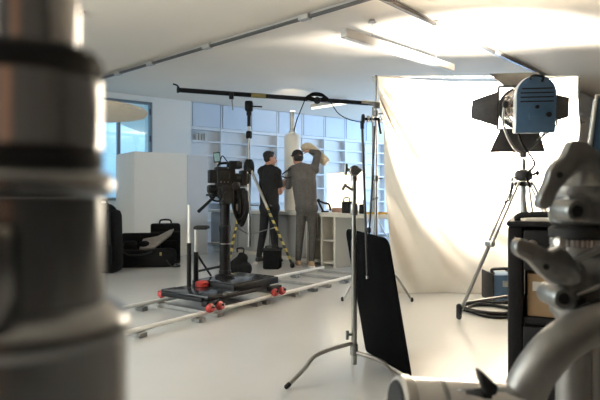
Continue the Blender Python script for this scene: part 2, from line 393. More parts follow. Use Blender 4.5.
# ------------------------------------------------------------------ ceiling fittings
def on_ceiling_line(x0, y0, x1, y1, z):
    out = []
    for x, y in ((x0, y0), (x1, y1)):
        Y = F * (z - CZ) / (HY - y); out.append(V(((x - CX) / F * Y, Y, z)))
    return out
for (A, B, e0, e1, lab, joints) in (((110, 76), (365, 0), 1.5, .35, 'dark ceiling track slanting up from the left side', (.05, .235, .5, .84)),
                            ((384, 0), (540, 74), .15, 1.2, 'dark ceiling track running towards the blue lamp', (.25, .62))):
    a, b = on_ceiling_line(*A, *B, 3.04); d = (b - a).normalized(); a0 = a - d * e0; b0 = b + d * e1
    t = thing('ceiling_track', lab, 'track', tuple((a + b) / 2), 'ceiling tracks')
    MB().span(a0, b0, .034, .03).build('rail', 'track', t, smooth=False)
    side = V((-d.y, d.x, 0)) * (1 if A[0] == 110 else 1)
    MB().span(a0 + V((0, 0, .042)) + side * .03, b0 + V((0, 0, .042)) + side * .03, .03, .03).build('conduit', 'tracktop', t, smooth=False)
    for f in joints:
        p = a + (b - a) * f
        MB().span(p - d * .07 + V((0, 0, .008)), p + d * .07 + V((0, 0, .008)), .075, .06, bev=.006).build('junction_box', 'tracktop', t)
a, b = on_ceiling_line(343.5, 33, 452, 68, 2.84); d = (b - a).normalized()
t = thing('linear_light', 'unlit grey box-section batten light hanging near ceiling centre', 'ceiling light', tuple((a + b) / 2))
MB().span(a, b, .085, .095, bev=.006).build('housing', 'batten', t, smooth=False)
MB().span(a + d * .02 - V((0, 0, .05)), b - d * .02 - V((0, 0, .05)), .06, .006).build('diffuser', 'cyl', t, smooth=False)
for f in (.22, .82):
    p = a + (b - a) * f
    MB().cyl(p + V((0, 0, .047)), p + V((0, 0, H - 2.85)), .004, seg=8).build('hanger', 'tracktop', t)
    MB().lathe([(.05, H - 2.84 - .035), (.03, H - 2.84 - .001)], p, seg=20).build('ceiling_rose', 'tracktop', t)
a, b = on_ceiling_line(312, 108.5, 348, 103, 2.98)
t = thing('tube_light', 'thin lit tube light on far ceiling beyond the black crossbar', 'ceiling light', tuple((a + b) / 2))
MB().span(a + V((0, 0, .05)), b + V((0, 0, .05)), .10, .06).build('housing', 'batten', t, smooth=False)
MB().cyl(a, b, .02, seg=12).build('tube', 'tube_lit', t)
# round pendant lamp on the left
c = P(80, 110.5, 5.7)
t = thing('pendant_lamp', 'shallow round cream pendant lamp hanging before the blue window', 'lamp', c)
MB().lathe([(.03, .085), (.25, .08), (.48, .055), (.70, .02), (.72, .0), (.70, -.03), (.5, -.065), (.25, -.085), (.03, -.09)], c, seg=48).build('shade', 'lampshade', t)
MB().cyl(c + V((0, 0, .083)), V((c.x, c.y, H - .03)), .006, seg=8).build('cord', 'cable', t)
MB().lathe([(.05, 0), (.05, .028)], V((c.x, c.y, H - .03)), seg=20).build('ceiling_rose', 'lampshade', t)

# ------------------------------------------------------------------ crossbar rig
ZB = 2.68
b0 = P(179, 90, 7.87); b1 = P(377, 104, 9.05); bd = (b1 - b0).normalized()
t = thing('crossbar', 'long black crossbar pole held high across two stands', 'pole', tuple((b0 + b1) / 2))
MB().cyl(b0, b1, .036, seg=14).build('pole', 'black', t)
MB().cyl(b0 - bd * .03, b0, .045, .045, 14).build('end_cap', 'rubber', t)
MB().tube(smoothpath([b0 + V((0, 0, .03)), b0 + V((-.03, 0, .07)), b0 + V((-.09, 0, .09))]), .012, 8).build('end_hook', 'black', t)
def on_bar(x):
    f = (x - CX) / F; s = (b0.x - f * b0.y) / (f * bd.y - bd.x); return b0 + bd * s
for x, l in ((258, .24), (310, .1)):
    p = on_bar(x); MB().cyl(p - bd * l / 2, p + bd * l / 2, .039, seg=14).build('tape_band', 'yellow' if l > .2 else 'steel', t)
# clamps on the bar
p = on_bar(232) - V((0, .075, .0))
t = thing('spring_clamp', 'small black clamp hanging from the crossbar left of the tall stand', 'clamp', p)
MB().box(p + V((0, 0, -.05)), (.07, .06, .10), bev=.012).build('jaw', 'black', t)
MB().cyl(p + V((.01, 0, -.09)), p + V((.025, -.01, -.27)), .011, seg=8).build('handle', 'steel', t)
p = on_bar(317)
t = thing('hanging_cable_coil', 'bundle of coiled black cable tied on the crossbar above the men', 'cable', p)
m = MB()
for k in range(4):
    m.tube([p + bd * math.cos(q) * (.19 - .02 * k) + V((0, math.sin(q) * .012 - .088, .02 + .05 * math.sin(q) + .012 * k - .01)) for q in [2 * PI * i / 20 for i in range(20)]], .016, 7, closed=True)
m.build('coil', 'cable', t)
MB().ell(p + V((0, -.10, -.03)), (.06, .05, .06)).build('plug', 'rubber', t)
q = on_bar(305)
tag(MB().tube(smoothpath([q + V((0, -.05, -.02)), P(300, 112, 8.6), P(296.5, 121, 8.75), P(294, 131, 8.85)]), .009, 6).build('hanging_wire', 'cable', None, q), 'thin dark wire dropping from crossbar to white cylinder neck', 'wire')
q = on_bar(330)
tag(MB().tube(smoothpath([q + V((0, -.05, -.02)), P(338, 113, 8.4), P(348, 119, 8.0), P(360, 122, 7.6)]), .008, 6).build('hanging_wire', 'cable', None, q), 'thin dark wire drooping right from crossbar towards chrome clamps', 'wire')

# tall stand carrying the bar on the left
c = V((P(249, 198, 8.5).x, 8.5, 0))
t = thing('tall_stand', 'tall silver stand with yellow and black striped legs beside man in black', 'stand', c)
def up(z): return V((c.x, c.y, z))
MB().cyl(up(.25), up(1.62), .036, seg=16).build('lower_tube', 'alu', t)
MB().cyl(up(1.62), up(2.22), .024, seg=16).build('upper_tube', 'steel', t)
MB().cyl(up(2.22), up(2.45), .030, seg=16).build('top_sleeve', 'black', t)
MB().lathe([(.05, 0), (.085, .03), (.09, .13), (.075, .2), (.05, .24)], up(1.44)).build('leg_collar', 'black', t)
MB().lathe([(.04, 0), (.05, .02), (.05, .10), (.04, .12)], up(2.02)).build('lock_collar', 'black', t)
MB().box(up(2.55) + V((0, -.005, 0)), (.13, .13, .17), bev=.03).cyl(up(2.40), up(2.49), .042).build('bar_head', 'black', t)
MB().cyl(up(2.54) + V((.05, -.06, 0)), up(2.54) + V((.22, -.06, -.01)), .012, seg=8).build('head_lever', 'black', t)
MB().cyl(up(.93) + V((.03, -.02, 0)), up(.93) + V((.16, -.06, 0)), .011, seg=8).build('crank', 'steel', t)
for i, (fx, fy) in enumerate(((-1.10 + .02, 7.85), (-.115, 7.78), (-1.25, 9.25))):
    foot = V((fx, fy, .03)); top = up(1.52) + (V((fx, fy, 0)) - c).normalized() * .045; kn = top.lerp(foot, .42)
    lg = MB().cyl(top, kn, .024, seg=12).build('leg', 'alu', t)
    MB().cyl(kn, foot + V((0, 0, .02)), .021, seg=12).build('striped_section', 'stripe', lg)
    MB().capsule(foot + V((0, 0, .005)), foot + V((0, 0, .03)), .032).build('rubber_foot', 'rubber', lg)
    a = up(.45); MB().cyl(a, top.lerp(foot, .62), .009, seg=8).build('brace', 'steel', lg)
# stand carrying the right end, behind the worktop
c = V((b1.x - .07, b1.y - .01, 0))
t = thing('support_stand', 'slim silver stand under the right end of the crossbar behind worktop', 'stand', c)
MB().cyl(c + V((0, 0, .25)), c + V((0, 0, 1.6)), .03, seg=14).build('lower_tube', 'alu', t)
MB().cyl(c + V((0, 0, 1.6)), c + V((0, 0, ZB - .045)), .022, seg=14).build('upper_tube', 'steel', t)
for a in (20, 140, 260):
    e = V((math.cos(math.radians(a)), math.sin(math.radians(a)), 0)); MB().cyl(c + V((0, 0, .75)) + e * .035, c + e * .5 + V((0, 0, .015)), .014, seg=10).build('leg', 'alu', t)

# ------------------------------------------------------------------ backdrop cloth
YC = 5.75
def lerp_tab(tab, y):
    for (y0, x0), (y1, x1) in zip(tab, tab[1:]):
        if y <= y1: return x0 + (x1 - x0) * (y - y0) / (y1 - y0)
    return tab[-1][1]
bm = bmesh.new(); NX, NZ = 150, 130; grid = []
left = [(70, 377), (100, 379), (130, 383), (200, 386), (250, 389), (294, 392)]
right = [(70, 578), (140, 577), (200, 578), (300, 580)]
for j in range(NZ + 1):
    tz = j / NZ; row = []
    for i in range(NX + 1):
        sx = i / NX
        ytop = 76 + 9 * math.sin(PI * sx) * .7 + 4 * sx * 0
        y = ytop + (293.2 - ytop) * tz
        x = lerp_tab(left, y) * (1 - sx) + lerp_tab(right, y) * sx
        p = P(x, y, YC)
        u, w = sx * 2.2, tz * 2.3
        ph = math.atan2(w, u + .04); r = math.hypot(u, w)
        g = ph + .16 * r
        fall = min(1, r / .3) * (1 - .45 * sx) * min(1, tz / .08)
        d = (.030 * math.sin(19 * g + .4) + .018 * math.sin(33 * g + 1.1 + .6 * r) + .010 * math.sin(51 * g)) * fall
        ph2 = math.atan2(w, 2.2 - u + .04); d += .020 * math.sin(24 * ph2) * min(1, math.hypot(2.2 - u, w) / .4) * sx ** 1.5
        d += .018 * math.sin(11 * (u + .55 * w) + 2.0 * math.sin(1.7 * w)) * tz * (1 - .3 * sx)
        d += -.13 * max(0, tz - .9) ** 1.0 * 0
        p.y += d * min(1, tz / .06) - .02 * math.sin(PI * tz)
        row.append(bm.verts.new(p))
    grid.append(row)
for j in range(NZ):
    for i in range(NX): bm.faces.new((grid[j][i], grid[j + 1][i], grid[j + 1][i + 1], grid[j][i + 1]))
mb = MB(); mb.bm.free(); mb.bm = bm
cl = mb.build('backdrop_cloth', 'cloth', None, (1.96, YC, 0))
tag(cl, 'large brightly lit cream muslin sheet hanging in folds behind blue lamp', 'backdrop')
so = cl.modifiers.new('thick', 'SOLIDIFY'); so.thickness = .004
# its two stands and top bar
def chrome_stand(label, x, Y, top, fs, back=0.0):
    c = V(((x - CX) / F * Y, Y, 0)); t = thing('chrome_stand', label, 'stand', c)
    MB().cyl(c + V((0, 0, .12)), c + V((0, 0, 1.25)), .0165, seg=14).build('lower_tube', 'steel', t)
    MB().cyl(c + V((0, 0, 1.25)), c + V((0, 0, 1.9)), .0135, seg=14).build('middle_tube', 'steel', t)
    MB().cyl(c + V((0, 0, 1.9)), c + V((0, 0, top)), .011, seg=12).build('upper_tube', 'steel', t)
    for z in (1.22, 1.88):
        k = MB().lathe([(.024, 0), (.028, .01), (.028, .05), (.024, .06)], c + V((0, 0, z))).build('lock_collar', 'cast', t)
        MB().cyl(c + V((.02, 0, z + .03)), c + V((.07, 0, z + .03)), .008, seg=8).build('lock_knob', 'cast', k)
    for fx, fy in fs:
        f = V((fx, fy, .012)); d = (V((fx, fy, 0)) - c); q = c + d * .55
        lg = MB().tube(smoothpath([c + V((0, 0, .30)) + d * .05, c + V((0, 0, .285)) + d * .35, q + V((0, 0, .255)), c + d * .68 + V((0, 0, .2)), f], 5), .0125, 10).build('leg', 'steel', t)
        MB().capsule(f + V((0, 0, .004)), f + V((0, 0, .02)), .0155).build('foot_tip', 'rubber', lg)
    return t, c
g1 = chrome_stand('chrome stand holding up the left edge of the muslin sheet', 376, 5.3, 2.30, ((.43, 5.28), (1.13, 5.25), (.80, 5.66)))
c1 = g1[1]
t = thing('clamp_cluster', 'black and chrome grip head cluster clamped high on chrome stand', 'clamp', P(375, 119, 5.3))
for dx, mt, nm, rr in ((-.135, 'black', 'back_disc', .05), (-.085, 'chrome', 'disc', .036), (-.045, 'chrome', 'disc', .036), (.045, 'chrome', 'knob', .028)):
    MB().lathe([(rr * .8, 0), (rr, .006), (rr, .024), (rr * .8, .03)], P(375, 119, 5.25) + V((dx, 0, 0)), (1, 0, 0), 24).build(nm, mt, t)
MB().cyl(P(375, 119, 5.25) + V((-.12, 0, 0)), P(375, 119, 5.25) + V((.05, 0, 0)), .015).build('axle', 'black', t)
MB().cyl(P(375, 119, 5.25) + V((.035, 0, -.01)), P(375, 128, 5.25) + V((.06, 0, -.06)), .012).build('handle', 'black', t)
t = thing('spigot_clamp', 'pale clamp sleeve at crossbar height on chrome stand', 'clamp', P(376, 104, 5.26))
MB().box(P(377, 105, 5.258), (.07, .05, .07), bev=.015).build('jaw', 'cast', t)
MB().cyl(P(362, 101.5, 5.26), P(374, 103, 5.26), .018).build('arm', 'alu', t)
g2 = chrome_stand('chrome stand holding up the right edge of the muslin sheet', 579, 5.90, 2.42, ((2.80, 6.10), (3.62, 5.98), (3.20, 6.45)))
a = c1 + V((.02, .44, 2.385)); b = V((3.1, YC, 2.385))
t = thing('top_bar', 'thin pale bar along the top edge of the muslin sheet', 'bar', tuple((a + b) / 2))
MB().cyl(V((c1.x + .03, YC + .05, 2.40)), V((3.12, YC + .05, 2.40)), .012, seg=10).build('tube', 'alu', t)
for x in (c1.x + .045, 3.08): MB().cyl((x, YC + .05, 2.39), (x, YC + .05, 2.34), .01, seg=8).build('peg', 'alu', t)

# ------------------------------------------------------------------ grip stand with flag
YS = 3.09
c = V(((354 - CX) / F * YS, YS, 0))
t = thing('grip_stand', 'steel grip stand with bent legs standing mid-floor beside black flag', 'stand', c)
def z(y): return CZ + (HY - y) / F * YS
MB().cyl(c + V((0, 0, z(364))), c + V((0, 0, z(240))), .0172, seg=18).build('lower_tube', 'steel', t)
MB().cyl(c + V((0, 0, z(240))), c + V((0, 0, z(180))), .0145, seg=18).build('upper_tube', 'steel', t)
MB().lathe([(.02, 0), (.0235, .008), (.0235, .06), (.02, .068)], c + V((0, 0, z(215)))).build('lock_collar', 'cast', t)
MB().lathe([(.021, 0), (.024, .01), (.024, .06), (.021, .07)], c + V((0, 0, z(355)))).build('leg_hub', 'cast', t)
kn = MB().cyl(c + V((-.015, -.01, z(334))), c + V((-.042, -.02, z(334))), .008, seg=10)
kn.cyl(c + V((-.042, -.02, z(329.5))), c + V((-.042, -.02, z(338.5))), .0095, seg=10); kn.build('hub_knob', 'cast', t)
kn = MB().cyl(c + V((-.012, -.01, z(190))), c + V((-.05, -.02, z(186))), .008, seg=10); kn.cyl(c + V((-.05, -.02, z(184))), c + V((-.072, -.02, z(190))), .009, seg=10); kn.build('collar_knob', 'cast', t)
fL, fR, fB = FL(286.5, 389), FL(407, 385.5), V((.35, 3.44, 0))
for f, yt in ((fL, 343), (fR, 352), (fB, 347)):
    d = V((f.x - c.x, f.y - c.y, 0)); h = z(yt)
    f = V((f.x, f.y, .011))
    lg = MB().tube(smoothpath([c + d * .03 + V((0, 0, h)), c + d * .35 + V((0, 0, h - .012)), c + d * .56 + V((0, 0, h - .03)), c + d * .66 + V((0, 0, h - .055)), c + d * .74 + V((0, 0, (h - .055) * .72)), f], 6), .0118, 12).build('leg', 'steel', t)
    MB().capsule(f + V((0, 0, .002)), f.lerp(c + d * .74 + V((0, 0, (h - .055) * .72)), .14), .0135).build('foot_tip', 'rubber', lg)
hd = c + V((0, 0, z(171)))
gh = MB().cyl(c + V((0, 0, z(181))), hd + V((0, 0, .012)), .02, seg=14).build('grip_head', 'cast', t)
MB().lathe([(.026, 0), (.032, .005), (.032, .018), (.026, .023)], hd + V((0, -.03, 0)), (0, 1, 0), 24).build('disc', 'steel', gh)
MB().lathe([(.026, 0), (.032, .005), (.032, .016), (.026, .02)], hd + V((0, -.055, 0)), (0, 1, 0), 24).build('disc', 'steel', gh)
MB().cyl(hd + V((-.02, -.04, .0)), hd + V((-.055, -.05, .012)), .009).cyl(hd + V((-.055, -.05, -.025)), hd + V((-.05, -.05, .04)), .010).build('tee_handle', 'cast', gh)
MB().cyl(hd + V((.02, -.04, .005)), hd + V((.032, -.03, .0)), .013).build('side_clamp', M['card'] if False else 'cast', gh)
# the two thin arms and the flag they hold
ya = 3.06
a0, a1 = P(362, 121, ya), P(367.5, 278, ya - .03)
t = thing('support_rod', 'long thin grey rod clamped to grip stand and crossing the black flag', 'rod', a1)
MB().cyl(a0, a1, .0075, seg=10).build('rod', 'rod', t)
MB().cyl(a0, a0.lerp(a1, .05), .011, seg=10).build('grip_end', 'rubber', t)
MB().cyl(a0.lerp(a1, .985), a1 - V((0, 0, .004)), .010, seg=10).build('end_collar', 'chrome', t)
yb = 3.26
a0, a1 = P(374.5, 126, yb), P(369, 236, yb)
t = thing('flag_rod', 'shorter thin grey rod rising from the top of the black flag', 'rod', a1)
MB().tube([a0, a0.lerp(a1, .5) + V((.004, 0, 0)), a1], .007, 10).build('rod', 'rod', t)
MB().lathe([(.010, 0), (.013, .004), (.013, .03), (.010, .034)], a1 + V((0, 0, .02)), seg=16).build('socket', 'black', t)
MB().cyl(P(371, 200, yb), P(378, 197.5, yb), .006, seg=8).build('wing_handle', 'cast', t)
# flag: outline in its own plane
TL, TR, BR, BL = P(345.5, 229, 3.50), P(387.5, 239.5, 3.03), P(410.5, 381, 3.02), P(366, 352, 3.53)
BR.z = .012; BL.z = .012
def flagpt(u, v): return (TL * (1 - u) + TR * u) * (1 - v) + (BL * (1 - u) + BR * u) * v
n = (TR - TL).cross(BL - TL).normalized()
out = []
def corner(u0, v0, du, dv, k=5):
    for i in range(k + 1):
        a = PI / 2 * i / k; yield u0, v0, a
for (cu, cv, s0) in ((.09, .06, PI), (.91, .06, 1.5 * PI), (.96, .975, 0), (.04, .975, .5 * PI)):
    ru, rv = (.09, .06) if cv < .5 else (.04, .025)
    for i in range(7):
        a = s0 + PI / 2 * i / 6; out.append(flagpt(cu + ru * math.cos(a), cv + rv * math.sin(a)))
fl = thing('black_flag', 'tall black fabric flag panel leaning on the floor behind grip stand', 'flag', (BL.x * .5 + BR.x * .5, BL.y * .5 + BR.y * .5, 0))
MB().prism(out, n * .008, .002).build('fabric', 'flag', fl)
MB().tube([p + n * .004 for p in out], .0062, 8, closed=True).build('wire_frame', 'flag', fl)

# ------------------------------------------------------------------ lamp on tripod
AX = V((.12, .985, .10)).normalized(); AS = V((AX.y, -AX.x, 0)).normalized(); AU = AS.cross(AX).normalized()
HC = P(536.5, 104, 4.42)                      # centre of the rear plate
def h(s_, f_, u_): return HC + AS * s_ + AX * f_ + AU * u_
lamp = thing('studio_lamp', 'large blue round-topped film lamp with black barn doors on silver tripod', 'studio lamp', h(0, .2, -.45))
def arch(w, top, bot, f_, k=16):
    pts = [h(-w, f_, bot), h(w, f_, bot), h(w, f_, top - w)]
    for i in range(1, k): a = PI * i / k; pts.append(h(w * math.cos(a), f_, top - w + w * math.sin(a)))
    pts.append(h(-w, f_, top - w)); return pts
house = MB().prism(arch(.163, .245, -.245, 0), AX * .10, .008).build('housing', 'blue', lamp)
m = MB()
for k in range(4): m.span(h(-.135 + .01 * (k == 0), -.006, .13 - .036 * k), h(.135 - .01 * (k == 0), -.006, .13 - .036 * k), .012, .011, up=AU)
m.build('vent_slots', 'black', house)
m = MB(); m.box(h(0, -.008, -.10), (.12, .014, .06), Matrix((AS, AX, AU)).transposed(), .004); m.build('rear_plate', 'bluesteel', house)
MB().cyl(h(.0, -.0, -.025), h(.0, -.03, -.025), .016).build('rear_knob', 'black', house)
MB().tube(smoothpath([h(-.05, .02, .20), h(-.05, -.03, .235), h(.03, -.035, .225), h(.04, .0, .19)]), .011, 8).build('carry_handle', 'black', house)
MB().cyl(h(.10, -.0, -.09), h(.10, -.02, -.09), .022).build('power_switch', 'black', house)
MB().lathe([(.150, .102), (.158, .11), (.158, .19), (.142, .195), (.142, .225), (.165, .23), (.165, .30), (.150, .305), (.150, .33), (.172, .335), (.172, .37), (.158, .375), (.158, .40), (.178, .405), (.178, .44)], HC, AX, 44).build('barrel', 'lampmet', lamp)
m = MB()
for a in range(0, 360, 30):
    q = math.radians(a); m.box(h(.172 * math.cos(q), .315, .172 * math.sin(q)), (.05, .05, .02), Matrix((AS, AX, AU)).transposed() @ Matrix.Rotation(-q, 3, 'Y'), .003)
m.build('cooling_rib', 'lampmet', lamp)
MB().lathe([(.178, .441), (.20, .445), (.20, .485), (.178, .49)], HC, AX, 44).build('barn_ring', 'barn', lamp)
MB().lathe([(.15, .492), (.15, .496)], HC, AX, 40).build('lens', 'lens_lit', lamp)
m = MB()
for s0, s1 in (((-.2, -.2), (-.2, .2)), ((.2, -.2), (.2, .2)), ((-.2, -.2), (.2, -.2)), ((-.2, .2), (.2, .2))): m.span(h(s0[0], .47, s0[1]), h(s1[0], .47, s1[1]), .022, .022, up=AX)
m.build('barn_door_holder', 'barn', lamp)
def door(pts, lab='barn_door'): 
    n = (V(pts[1]) - V(pts[0])).cross(V(pts[2]) - V(pts[1])).normalized(); return MB().prism(pts, n * .006, .0015).build(lab, 'barn', lamp)
r = .205; f0 = .47
door([h(-r, f0, -.17), h(-r, f0, .16), h(-r - .215, f0 + .10, .085), h(-r - .225, f0 + .10, -.085)])
door([h(r, f0, .15), h(r, f0, -.16), h(r + .25, f0 + .06, -.09), h(r + .25, f0 + .06, .09)])
door([h(-.15, f0, r), h(.15, f0, r), h(.22, f0 + .20, r + .14), h(-.24, f0 + .20, r + .14)])
door([h(.17, f0, -r + .02), h(-.17, f0, -r + .02), h(-.26, f0 + .06, -r - .21), h(.26, f0 + .06, -r - .21)])
# yoke
yb_ = h(-.02, .26, -.43)
for sgn in (-1, 1):
    MB().tube(smoothpath([h(sgn * .195, .26, .02), h(sgn * .205, .26, -.12), h(sgn * .15 - .01, .26, -.27), h(sgn * .06 - .03, .26, -.385), yb_], 5), .012, 10).build('yoke_arm', 'steel' if sgn < 0 else 'barn', lamp)
    MB().lathe([(.03, 0), (.034, .01), (.034, .03), (.02, .04)], h(sgn * .172, .26, .02), AS * sgn, 20).build('yoke_knob', 'black', lamp)
MB().tube([h(.20, .2, -.13), h(.235, .2, -.12), h(.24, .2, -.17), h(.17, .2, -.24), h(.08, .2, -.30)], .009, 8).build('tilt_handle', 'barn', lamp)
MB().tube(smoothpath([h(-.14, .05, -.2), h(-.10, .02, -.34), h(.0, .0, -.50), h(-.08, -.06, -.60), h(-.06, -.10, -.70)]), .010, 8).build('power_cord', 'cable', lamp)
MB().cyl(yb_ + V((0, 0, -.03)), yb_ + V((0, 0, .02)), .03).build('yoke_socket', 'barn', lamp)

YT = yb_.y
tc = V((yb_.x, YT, 0)); 
tr = thing('lamp_tripod', 'silver double-tube tripod carrying the blue film lamp', 'tripod', tc)
def tz(y): return CZ + (HY - y) / F * YT
MB().cyl(tc + V((0, 0, tz(170))), tc + V((0, 0, yb_.z - .035)), .022, seg=16).build('spigot', 'lampmet', tr)
MB().lathe([(.05, 0), (.075, .015), (.08, .06), (.07, .09), (.04, .105)], tc + V((0, 0, tz(181))), seg=24).build('head', 'barn', tr)
MB().cyl(tc + V((.06, 0, tz(176))), tc + V((.12, -.01, tz(173))), .012).ell(tc + V((.125, -.01, tz(173))), (.018, .018, .025)).build('lock_knob', 'black', tr)
MB().tube([tc + V((-.07, -.02, tz(178))), tc + V((-.12, -.05, tz(178))), tc + V((-.14, -.06, tz(200))), tc + V((-.20, -.08, tz(202)))], .012, 8).build('crank_handle', 'barn', tr)
MB().cyl(tc + V((0, 0, .72)), tc + V((0, 0, tz(181))), .026, seg=14).build('centre_column', 'alu', tr)
FT = (FL(459, 314.5, .05), V((tc.x + .36, tc.y - .55, .05)), V((tc.x + .40, tc.y + .50, .05)))
hub = tc + V((0, 0, .42))
for i, f in enumerate(FT):
    d = V((f.x - tc.x, f.y - tc.y, 0)).normalized(); sd = V((-d.y, d.x, 0)); top = tc + d * .07 + V((0, 0, tz(182)))
    kn = top.lerp(f, .48)
    m = MB()
    for s_ in (-.026, .026): m.cyl(top + sd * s_, kn + sd * s_, .0115, seg=10)
    m.box(kn, (.05, .085, .05), Matrix((d, sd, V((0, 0, 1)))).transposed(), .01)
    lg = m.build('leg', 'alu', tr)
    MB().cyl(kn, f, .016, seg=12).build('lower_leg', 'steel', lg)
    MB().capsule(f + V((0, 0, -.02)), f + V((0, 0, .07)), .024).build('rubber_foot', 'rubber', lg)
    MB().box(tc + d * .05 + V((0, 0, tz(184))), (.06, .07, .04), Matrix((d, sd, V((0, 0, 1)))).transposed(), .006).build('hinge', 'barn', lg)
    MB().cyl(tc + V((0, 0, .18)), f.lerp(kn, .16) , .014, seg=8).build('spreader', 'barn', lg)

# ballast, cable on floor
c = FL(499, 300); c = V((2.06, 5.36, 0))
t = thing('lamp_ballast', 'blue and black ballast box with handle on floor under the tripod', 'ballast', c)
MB().box(c + V((0, 0, .145)), (.24, .30, .27), bev=.015).build('case', 'bluesteel', t)
for s_ in (-.125, .125): MB().box(c + V((s_, 0, .15)), (.02, .32, .29), bev=.008).build('bumper', 'blackp', t)
MB().tube(smoothpath([c + V((-.10, -.1, .28)), c + V((-.11, -.1, .33)), c + V((.11, -.1, .33)), c + V((.10, -.1, .28))]), .016, 8).build('handle', 'rubber', t)
MB().box(c + V((.02, -.155, .19)), (.10, .01, .06), bev=.003).build('control_plate', 'alu', t)
random.seed(3)
m = MB()
cc = V((1.72, 4.74, .016)); pts = []
for i in range(70):
    a = 2 * PI * i / 22; k = i / 70
    pts.append(V((cc.x + .05 * math.sin(2.1 * a * .3) + (.25 - .03 * math.sin(a * .37)) * math.cos(a) + .12 * k, cc.y + (.26 + .03 * math.cos(a * .29)) * math.sin(a) + .12 * k, .016 + .010 * (i // 22))))
pts += [V((2.05, 4.98, .03)), V((2.10, 4.86, .02)), V((2.2, 4.72, .016)), V((2.4, 4.7, .016))]
m.tube(smoothpath(pts, 3), .014, 8); tag(m.build('power_cable', 'cable', None, (cc.x, cc.y, 0)), 'black power cable in loose loops on floor under lamp tripod', 'cable')

# ------------------------------------------------------------------ dolly on rails
W3 = V((-.777, 4.54, 0)); U = V((.575, .818, 0)); X_ = V((-.818, .575, 0)); UR = Matrix((U, X_, V((0, 0, 1)))).transposed()
def G(u, v, z=0.0): return W3 + U * u + X_ * v + V((0, 0, z))
GA = .75
t = thing('dolly_track', 'pair of pale dolly rails with sleepers crossing the floor', 'rails', G(.8, GA / 2))
for v in (0, GA): MB().cyl(G(-1.75, v, .06), G(3.0, v, .06), .020, seg=12).build('rail', 'rail', t)
for u in (-1.5, -.75, .08, .62, 1.25, 1.9, 2.5, 2.95):
    MB().span(G(u, -.04, .022), G(u, GA + .04, .022), .075, .036, bev=.004).build('sleeper', 'sleeper', t, smooth=False)
for u in (-1.2, -.15, .75, 1.6, 2.3):
    for v in (-.0, GA): MB().box(G(u, v, .02), (.07, .10, .038), UR, .006).build('levelling_wedge', 'cast', t)
dl = thing('camera_dolly', 'low black camera dolly platform with red wheels on the rails', 'dolly', G(.45, .37))
def pl(name, u0, u1, v0, v1, z0, z1, mt='black', bev=.008): return MB().box(G((u0 + u1) / 2, (v0 + v1) / 2, (z0 + z1) / 2), (u1 - u0, v1 - v0, z1 - z0), UR, bev).build(name, mt, dl)
pl('chassis', .02, .90, .05, .68, .125, .165)
pl('rear_deck', -.06, .36, -.02, .58, .168, .198, 'gloss')
pl('front_deck', .34, 1.02, .04, .60, .168, .235, 'black')
pl('deck_plate', .37, .99, .07, .57, .236, .243, 'gloss', .002)
pl('bumper', -.10, -.065, .02, .54, .15, .185)
for u0_ in (0.0, .90):
    for v in (0, GA):
        u = u0_ + (.19 if v else 0)
        o_ = -1 if v == 0 else 1
        bg = MB().box(G(u, v + .0, .136), (.17, .07, .05), UR, .01).build('wheel_bogie', 'black', dl)
        for du in (-.06, .06):
            MB().lathe([(.02, -.026), (.034, -.024), (.038, -.010), (.038, .010), (.034, .024), (.02, .026)], G(u + du, v + o_ * .052, .105), X_ * o_ + V((0, 0, .5)), 22).build('wheel', 'red', bg)
            MB().lathe([(.012, 0), (.014, .01), (.01, .016)], G(u + du, v + o_ * .085, .12), X_ * o_ + V((0, 0, .5)), 12).build('axle_nut', 'black', bg)
MB().lathe([(.065, .199), (.065, .235), (.05, .25)], G(.30, .42), seg=24).build('brake_dial', 'red', dl)
# column carrying the camera
cp = G(.60, .40)
cz = lambda y: CZ + (HY - y) / F * cp.y
MB().lathe([(.10, .243), (.10, .27), (.062, .285), (.062, .32)], cp, seg=28).build('column_base', 'black', dl)
MB().lathe([(.055, .32), (.055, cz(232)), (.058, cz(231)), (.058, cz(226)), (.050, cz(225)), (.050, cz(205)), (.058, cz(204)), (.058, cz(199))], cp, seg=28).build('column', 'blackp', dl)
MB().lathe([(.0565, cz(244)), (.0565, cz(243))], cp, seg=28).build('column_ring', 'steel', dl)
MB().cyl(cp + V((-.05, -.03, .36)), cp + V((-.30, .05, .30)), .012).build('column_strut', 'black', dl)
MB().cyl(cp + V((-.17, -.03, cz(243))), cp + V((-.05, -.02, cz(242))), .006, seg=8).build('column_pin', 'steel', dl)
# push bar and seat post
a = G(.18, .47)
zz = lambda y, p: CZ + (HY - y) / F * p.y
MB().cyl(a + V((0, 0, .199)), a + V((0, 0, zz(243, a))), .021, seg=14).build('push_bar_sleeve', 'black', dl)
MB().cyl(a + V((0, 0, zz(243, a))), a + V((0, 0, zz(205, a))), .013, seg=14).build('push_bar', 'rail', dl)
a = G(.27, .47)
MB().cyl(a + V((0, 0, .199)), a + V((0, 0, zz(252, a))), .024, seg=14).build('seat_sleeve', 'black', dl)
MB().cyl(a + V((0, 0, zz(252, a))), a + V((0, 0, zz(229, a))), .014, seg=14).build('seat_post', 'rail', dl)
sc_ = a + V((.055, 0, zz(227.5, a)))
MB().box(sc_, (.135, .16, .034), bev=.014).build('seat', 'rubber', dl)
MB().cyl(a + V((.01, 0, zz(254, a))), G(.62, .62, .245), .011, seg=10).build('diagonal_brace', 'black', dl)

